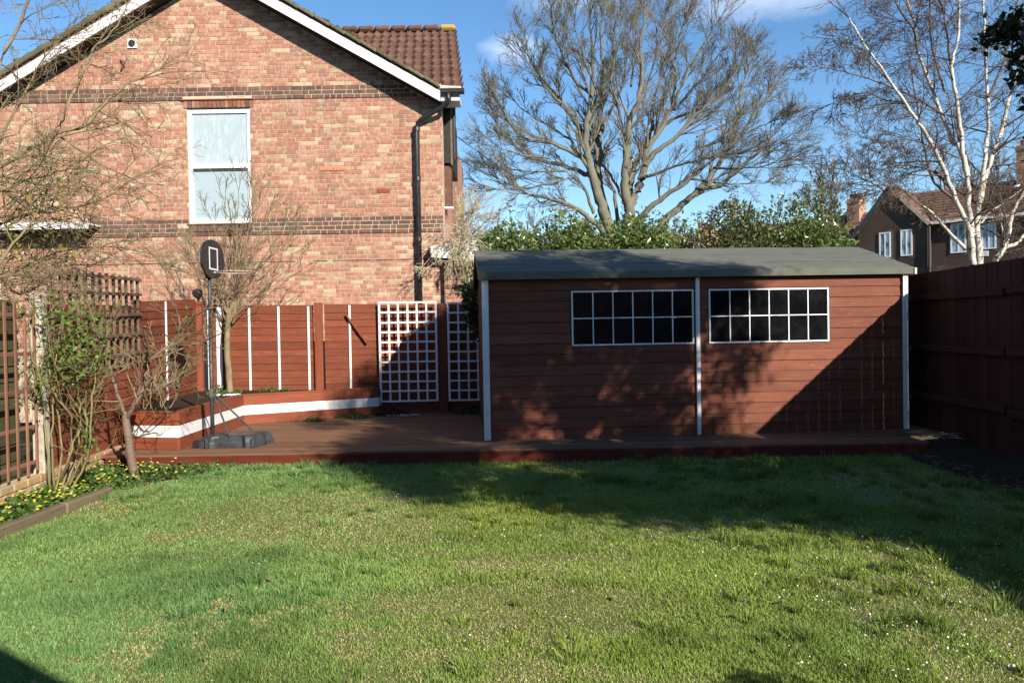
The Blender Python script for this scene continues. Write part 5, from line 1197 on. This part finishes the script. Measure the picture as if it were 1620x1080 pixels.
# ================================================================== distant trees
SPD = [dict(n=5, wander=.16, up=.08, kids=6, ang=(18, 48), ratio=(.4, .7), start=.1, taper=.4, rmin=.014, sides=3, main=0, rr=.6),
       dict(n=4, wander=.2, up=.06, kids=4.5, ang=(20, 50), ratio=(.4, .7), start=.1, taper=.5, rmin=.012, sides=3, rr=.6),
       dict(n=2, wander=.2, up=.04, kids=0, ang=(20, 50), ratio=(.4, .7), start=.1, taper=.6, rmin=.010, sides=3)]
rg = random.Random(90)
def far_tree(label, px, ytop, w, D, mats=('bark_grey', 'twig_grey'), kids=12):
    b = P(px, 430, D); b.z = 0; top = P(px, ytop, D).z; hw = w / FPX * D
    ls = []
    for k in range(6):
        a = rg.uniform(-1, 1); ls.append([b + Vector((a * hw * .25, rg.uniform(-.4, .4), top * .5)), b + Vector((a * hw * .8, rg.uniform(-1, 1) * hw * .5, top * (.95 - .25 * abs(a))))])
    bare('distant_tree', label, 'tree', b, ls, hw * .75, kids, SPD, rg, mats, .16, .03, 'distant bare trees', .2, .45)
far_tree('distant bare tree with reddish twigs left of the birch', 1310, 262, 45, 34, ('birch_twig', 'birch_twig'), 14)
far_tree('small distant bare tree over the right half of the hedge', 1075, 338, 30, 42)
far_tree('faint distant bare tree under the left limbs of the big bare tree', 850, 350, 45, 45)
far_tree('distant bare tree behind the far right chimney', 1590, 200, 60, 52)
far_tree('distant bare tree just beyond the right chimney', 1500, 235, 55, 56)
far_tree('low distant bare tree above the middle of the hedge', 930, 352, 40, 50)
# overhead cables
for k, (a, b, lab) in enumerate((((718, 213, 14.0), (900, 300, 30), 'upper thin black overhead cable from the house corner'), ((718, 246, 14.0), (900, 312, 30), 'lower thin black overhead cable from the house corner'))):
    p0, p1 = P(*a), P(*b); m = MB(); m.tube([p0.lerp(p1, i / 12) - Vector((0, 0, .35 * math.sin(math.pi * i / 12))) for i in range(13)], .008, 5); tag(m.build('overhead_cable', M['black_plastic']), lab, 'cable', 'overhead cables')
q_ = P(1160, 355, 40); up_ = thing('utility_pole', 'slim dark pole with crossarm standing up behind the hedge', 'pole', (q_.x, 40, 0))
m = MB(); zt = P(1160, 318, 40).z; m.tube([(q_.x, 40, 0), (q_.x, 40, zt)], [.14, .10], 8); m.build('shaft', M['bark_grey'], up_)
for dz in (.25, .6): m = MB(); m.box(q_.x - .35, q_.x + .35, 39.84, 39.9, zt - dz - .06, zt - dz); m.build('crossarm', M['bark_grey'], up_)

# ================================================================== unseen things added out of frame to shade the lawn and block sky light
ext = thing('unseen_shade_house', 'unseen brick house added behind the camera to block sky and shade the lawn corner', 'house', (-6, -5, 0))  # added: main block cuts sky light, extension gable shaped for the lawn corner shadow
rz = 3.53; gx0, gx1, ez = -2.45, 1.2, 2.12
m = MB(); m.prism([(gx0 + .2, -1.25, 0), (gx1 - .2, -1.25, 0), (gx1 - .2, -1.25, ez), (-.6, -1.25, rz - .16), (gx0 + .2, -1.25, ez)], (0, -3.5, 0)); m.build('extension_wall', M['brick_tex'], ext)
for xe, s_ in ((gx0, -1), (gx1, 1)):
    m = MB(); m.prism([(-.6, -1.0, rz), (xe, -1.0, ez - (.03 if s_ < 0 else 0)), (xe, -1.0, ez - .09), (-.6, -1.0, rz - .1)], (0, -3.9, 0)); m.build('extension_roof', M['tile'], ext)
m = MB(); m.box(-1.1, -.1, -1.25, -1.21, .02, 2.05); d_ = m.build('door', M['upvc'], ext)
m = MB(); m.box(-.98, -.22, -1.21, -1.20, .9, 1.9); m.build('pane', M['dark_pane'], d_)
m = MB(); m.box(-13, -.3, -9, -1.7, 0, 5.4); m.build('wall', M['brick_tex'], ext)
m = MB(); m.prism([(-13.2, -1.45, 5.35), (-13.2, -5.35, 7.9), (-13.2, -9.25, 5.35)], (13.0, 0, 0)); m.build('roof', M['tile'], ext)
for x_ in (-11, -8.4, -5.8, -3.2):
    for z_ in (.9, 3.5):
        m = MB(); m.box(x_ - .6, x_ + .6, -1.7, -1.66, z_, z_ + 1.3); w_ = m.build('window', M['upvc'], ext); m = MB(); m.box(x_ - .52, x_ + .52, -1.66, -1.65, z_ + .08, z_ + 1.22); m.build('pane', M['dark_pane'], w_)
nb_ = thing('sky_blocking_houses', 'unseen row of brick houses added behind the camera to block low sky light', 'house', (15, -20, 0))  # added to cut low sky light reaching the shaded shed front
m = MB(); m.box(3, 34, -26, -18, 0, 5.2); m.build('wall', M['brick_tex'], nb_)
m = MB(); m.prism([(2.8, -17.7, 5.1), (2.8, -22, 7.4), (2.8, -26.3, 5.1)], (31.4, 0, 0)); m.build('roof', M['tile'], nb_)
tp = thing('shadow_ball', 'unseen potted evergreen ball added right of the camera to cast a lawn shadow', 'shadow_caster', (2.16, 1.04, 0))  # added, unseen; placed so its rounded shadow falls on the near lawn
m = MB(); m.lathe((2.16, 1.04, 0), [(.15, 0), (.17, .03), (.22, .34), (.235, .36), (.235, .40), (.20, .40), (.19, .36)], 20); m.build('pot', M['dark_plastic'], tp)
rr = np.random.RandomState(2); d = rr.normal(size=(3500, 3)); d /= np.linalg.norm(d, axis=1, keepdims=True); pos = d * .33 * rr.uniform(.8, 1.02, (3500, 1)) + np.array([2.16, 1.04, .86])
leaves('foliage', pos, M['evergreen'], tp, .035, rg, width=.6); m = MB(); m.tube([(2.16, 1.04, .38), (2.16, 1.04, .8)], .025, 6); m.build('stem', M['bark_grey'], tp)

# ================================================================== flower bed cover, flowers
rr = np.random.RandomState(11)
def bed_pts(n):
    out = []
    y = rr.uniform(4.6, 8.45, n); t_ = rr.rand(n); xl = lx(y) + .09; xr = np.where(y < 7, -3.68, -3.68 + .62 * (y - 7)); xr = np.minimum(xr, -2.6)
    x = xl + (xr - xl) * t_; dens = np.where(y < 7, .8, 1.0 - .92 * np.clip((x + 4.0) / 1.2, 0, 1)); dens *= vnoise(x * 2.3 + 9, y * 2.3, 6, 2) + .35
    k = rr.rand(n) < dens; return np.stack([x[k], y[k]], 1)
bp = bed_pts(5200); z0 = .03 + rr.rand(len(bp)) * .05
o = leaves('ground_cover', np.concatenate([bp, z0[:, None]], 1), M['bed_leaf'], None, .042, rg, up=1.2, width=.95, stuff=True); tag(o, 'low glossy green ground cover in the left flower bed', 'ground cover')
fp = bed_pts(360); V = []; F = []
for (x, y) in fp:
    c = Vector((x, y, rr.uniform(.075, .125))); r_ = rr.uniform(.010, .018); tilt = Vector((rr.uniform(-.4, .5), rr.uniform(-.7, .1), 1)).normalized(); a = tilt.cross(Vector((1, 0, 0))).normalized(); b = tilt.cross(a); i = len(V)
    V.append(tuple(c))
    for k in range(14):
        an = 2 * math.pi * k / 14; q_ = r_ if k % 2 == 0 else r_ * .62; V.append(tuple(c + (a * math.cos(an) + b * math.sin(an)) * q_ + tilt * r_ * .25))
    for k in range(14): F.append((i, i + 1 + k, i + 1 + (k + 1) % 14))
tag(np_obj('yellow_flowers', V, F, M['yellow_petal']), 'small yellow star flowers scattered through the flower bed', 'flowers', kind='stuff')
# white petals / daisies in the lawn, mostly lower right
n = 26000; x = rr.uniform(-3, 3.6, n); y = rr.uniform(2.4, 7.5, n)
dens = np.clip(.05 + .55 * np.clip((x + .8) / 3.2, 0, 1) * np.clip((6.0 - y) / 2.4, 0, 1), 0, 1) * np.clip(vnoise(x * 2.2 + 5, y * 2.2, 12, 3) * 3.4 - 1.25, .05, 1.3)
k = rr.rand(n) < dens; x, y = x[k], y[k]
pos = np.stack([x, y, lawn_z(x, y) + rr.uniform(.022, .05, len(x))], 1)
tag(leaves('fallen_petals', pos, M['white_petal'], None, .0095, rg, up=1.0, width=.9), 'tiny white petals scattered over the lawn', 'petals')
# pale pebbles and bits at planter tree foot and dry litter by the right bed
m = MB(); rs3 = random.Random(2)
for k in range(26): v = P(rs3.uniform(345, 382), rs3.uniform(618, 624), 11.42); blob(m, (v.x, 11.35 + rs3.uniform(-.05, .05), .545), rs3.uniform(.015, .03), rs3)
tag(m.build('pebbles', M['upvc']), 'white pebbles round the foot of the planter tree', 'pebbles', kind='stuff')
mn = Branches()
for k in range(150):
    y_ = rs3.uniform(5.5, 8.6); x_ = 4.12 + rs3.gauss(0, .09) + (.5 * rs3.random() if k % 3 == 0 else 0); L = rs3.uniform(.02, .09); a = rs3.uniform(0, 6.28); z_ = .05
    mn.add([(x_, y_, z_), (x_ + L * .5 * math.cos(a), y_ + L * .5 * math.sin(a), z_ + .012), (x_ + L * math.cos(a), y_ + L * math.sin(a), z_ + .004)], [.003, .004, .002], 3)
tag(mn.build('dry_litter', M['twig_tan']), 'dry stalks and litter along the shaded soil bed', 'litter', kind='stuff')
m = MB(); 
for k in range(60): blob(m, (-1.62 + rs3.gauss(0, .12), 11.75 + rs3.gauss(0, .05), .165), rs3.uniform(.01, .025), rs3)
tag(m.build('gravel_heap', M['concrete']), 'little heap of pale gravel on the deck below the trellis', 'gravel', kind='stuff')
mn = Branches()
for k in range(14):
    x_ = rs3.uniform(4.6, 5.0); y_ = rs3.uniform(8.4, 8.9); a = rs3.uniform(0, 6.28); L = rs3.uniform(.1, .4); mn.add([(x_, y_, .16), (x_ + L * .5 * math.cos(a), y_ + L * .5 * math.sin(a), .19), (x_ + L * math.cos(a), y_ + L * math.sin(a), .17)], [.003, .003, .002], 3)
tag(mn.build('fallen_twigs', M['twig_pale']), 'few fallen pale twigs on the dark deck corner by the right fence', 'twigs', kind='stuff')

# ================================================================== grass
def grass(seed=1):
    r_ = np.random.RandomState(seed); xs, ys = [], []
    for y0, y1, dens in ((2.85, 3.6, 24000), (3.6, 4.8, 15500), (4.8, 6.2, 9500), (6.2, 7.4, 6800), (7.4, 8.34, 6200)):
        xa, xb = -min(4.2, .70 * y1 + .15), min(4.3, .70 * y1 + .15); n = int((y1 - y0) * (xb - xa) * dens)
        xs.append(r_.uniform(xa, xb, n)); ys.append(r_.uniform(y0, y1, n))
    x = np.concatenate(xs); y = np.concatenate(ys); n0 = len(x)
    # clumps of longer, darker grass
    nt = 900; tx0 = r_.uniform(-4, 4.1, nt); ty0 = 2.4 + 5.9 * r_.rand(nt) ** .8; tk = vnoise(tx0 * 1.1 + 3, ty0 * 1.1 + 7, 41, 2) > .47; tx0, ty0 = tx0[tk], ty0[tk]; nt = len(tx0)
    nbl = 70; tr_ = r_.uniform(.02, .075, nt); a_ = r_.uniform(0, 6.283, (nt, nbl)); q_ = np.sqrt(r_.rand(nt, nbl)) * tr_[:, None]
    x = np.concatenate([x, (tx0[:, None] + q_ * np.cos(a_)).ravel()]); y = np.concatenate([y, (ty0[:, None] + q_ * np.sin(a_)).ravel()])
    clump = np.zeros(len(x)); clump[n0:] = 1; caz = np.concatenate([r_.uniform(0, 6.283, n0), a_.ravel()]); chh = np.concatenate([np.zeros(n0), np.repeat(r_.uniform(.03, .065, nt), nbl)])
    ok = ~((x < -3.60) & (y < 7.05)) & ~((x < -3.68 + .5 * (y - 7)) & (y > 7.0) & (x < -3.35) & (r_.rand(len(x)) < .75)) & (x < 4.15) & (y < 8.335)
    fine = vnoise(x * 9, y * 9, 22, 2); tuft = vnoise(x * 2.6 + 3, y * 2.6 + 7, 21, 3); straw = vnoise(x * .85 + 31, y * 1.25 + 3, 23, 3)
    straw = np.clip((straw - .44) * 4.4 + (fine - .5) * 2.4 + .14 * np.clip((x + 1.2) / 2.5, -1, 1) - .35 * np.clip((y - 6.4) / 1.2, 0, 1) - .4 * np.clip((-x - 1.8) / 1.2, 0, 1), 0, 1) * (1 - .8 * clump)
    lush = np.clip((tuft - .5) * 5, 0, 1) * (1 - straw * .8)
    ok &= r_.rand(len(x)) < (1 - .35 * straw)
    x, y, straw, lush, clump, caz, chh = [v[ok] for v in (x, y, straw, lush, clump, caz, chh)]; n = len(x)
    dry = r_.rand(n) < np.clip(.14 + straw * .70, 0, 1) * (1 - .7 * clump)
    edge = np.clip((y - 8.05) * 3.2, 0, 1)
    h = (.013 + .013 * r_.rand(n) + .030 * lush * r_.rand(n) + .045 * edge * r_.rand(n)) * (1 - .45 * dry) + chh * r_.uniform(.5, 1.15, n)
    w = (.0011 + .0009 * r_.rand(n)) * (.76 + .135 * y) 
    lean = np.where(clump > 0, r_.uniform(.25, .95, n), r_.uniform(.1, 1.1, n)) + 1.1 * dry * r_.rand(n); cx, cy = np.cos(caz), np.sin(caz)
    faz = r_.uniform(0, 2 * np.pi, n); sx, sy = np.cos(faz) * w, np.sin(faz) * w; z = lawn_z(x, y) - .003
    mx_, my_ = x + cx * h * lean * .35, y + cy * h * lean * .35; tx, ty = x + cx * h * lean, y + cy * h * lean; tz = np.maximum(z + h * (1.15 - .30 * lean), z + .006)
    V = np.stack([np.stack([x - sx, y - sy, z], 1), np.stack([x + sx, y + sy, z], 1), np.stack([mx_ + sx * .8, my_ + sy * .8, z + h * .6], 1), np.stack([mx_ - sx * .8, my_ - sy * .8, z + h * .6], 1), np.stack([tx, ty, tz], 1)], 1).reshape(-1, 3)
    i = np.arange(n)[:, None] * 5
    F = np.concatenate([i + np.array([[0, 1, 2]]), i + np.array([[0, 2, 3]]), i + np.array([[3, 2, 4]])], 0)
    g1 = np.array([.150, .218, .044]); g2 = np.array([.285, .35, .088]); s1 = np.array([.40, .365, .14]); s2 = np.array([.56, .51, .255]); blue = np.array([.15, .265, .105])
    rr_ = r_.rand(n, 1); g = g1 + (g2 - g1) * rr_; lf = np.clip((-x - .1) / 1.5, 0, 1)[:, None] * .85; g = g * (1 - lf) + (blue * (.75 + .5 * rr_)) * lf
    g = g * (1.10 - .30 * lush[:, None]) * (1 - .15 * clump[:, None]); yel = vnoise(x * .6 + 50, y * .8 + 11, 27, 3)[:, None]; g = g * (np.array([.80, .98, 1.0]) + np.array([.38, .12, -.22]) * yel)
    big = .72 + .56 * vnoise(x * 1.7 + 70, y * 2.2 + 40, 29, 3)[:, None]
    st = s1 + (s2 - s1) * r_.rand(n, 1); col = np.where(dry[:, None], st, g) * (.82 + .3 * r_.rand(n, 1)) * big; col = np.repeat(col, 5, axis=0)
    return tag(np_obj('lawn_grass', V, F, M['grass'], smooth=True, col=col, origin=(0, 5, 0)), 'short patchy green and straw-coloured lawn grass', 'grass', kind='stuff')
grass()
nl = 60; x = rr.uniform(-3.2, 3.5, nl); y = rr.uniform(2.6, 8, nl)
tag(leaves('dead_leaves', np.stack([x, y, lawn_z(x, y) + .03], 1), M['twig_tan'], None, .045, rg, up=1.2, width=.6), 'few dead brown leaves lying on the lawn', 'leaves')
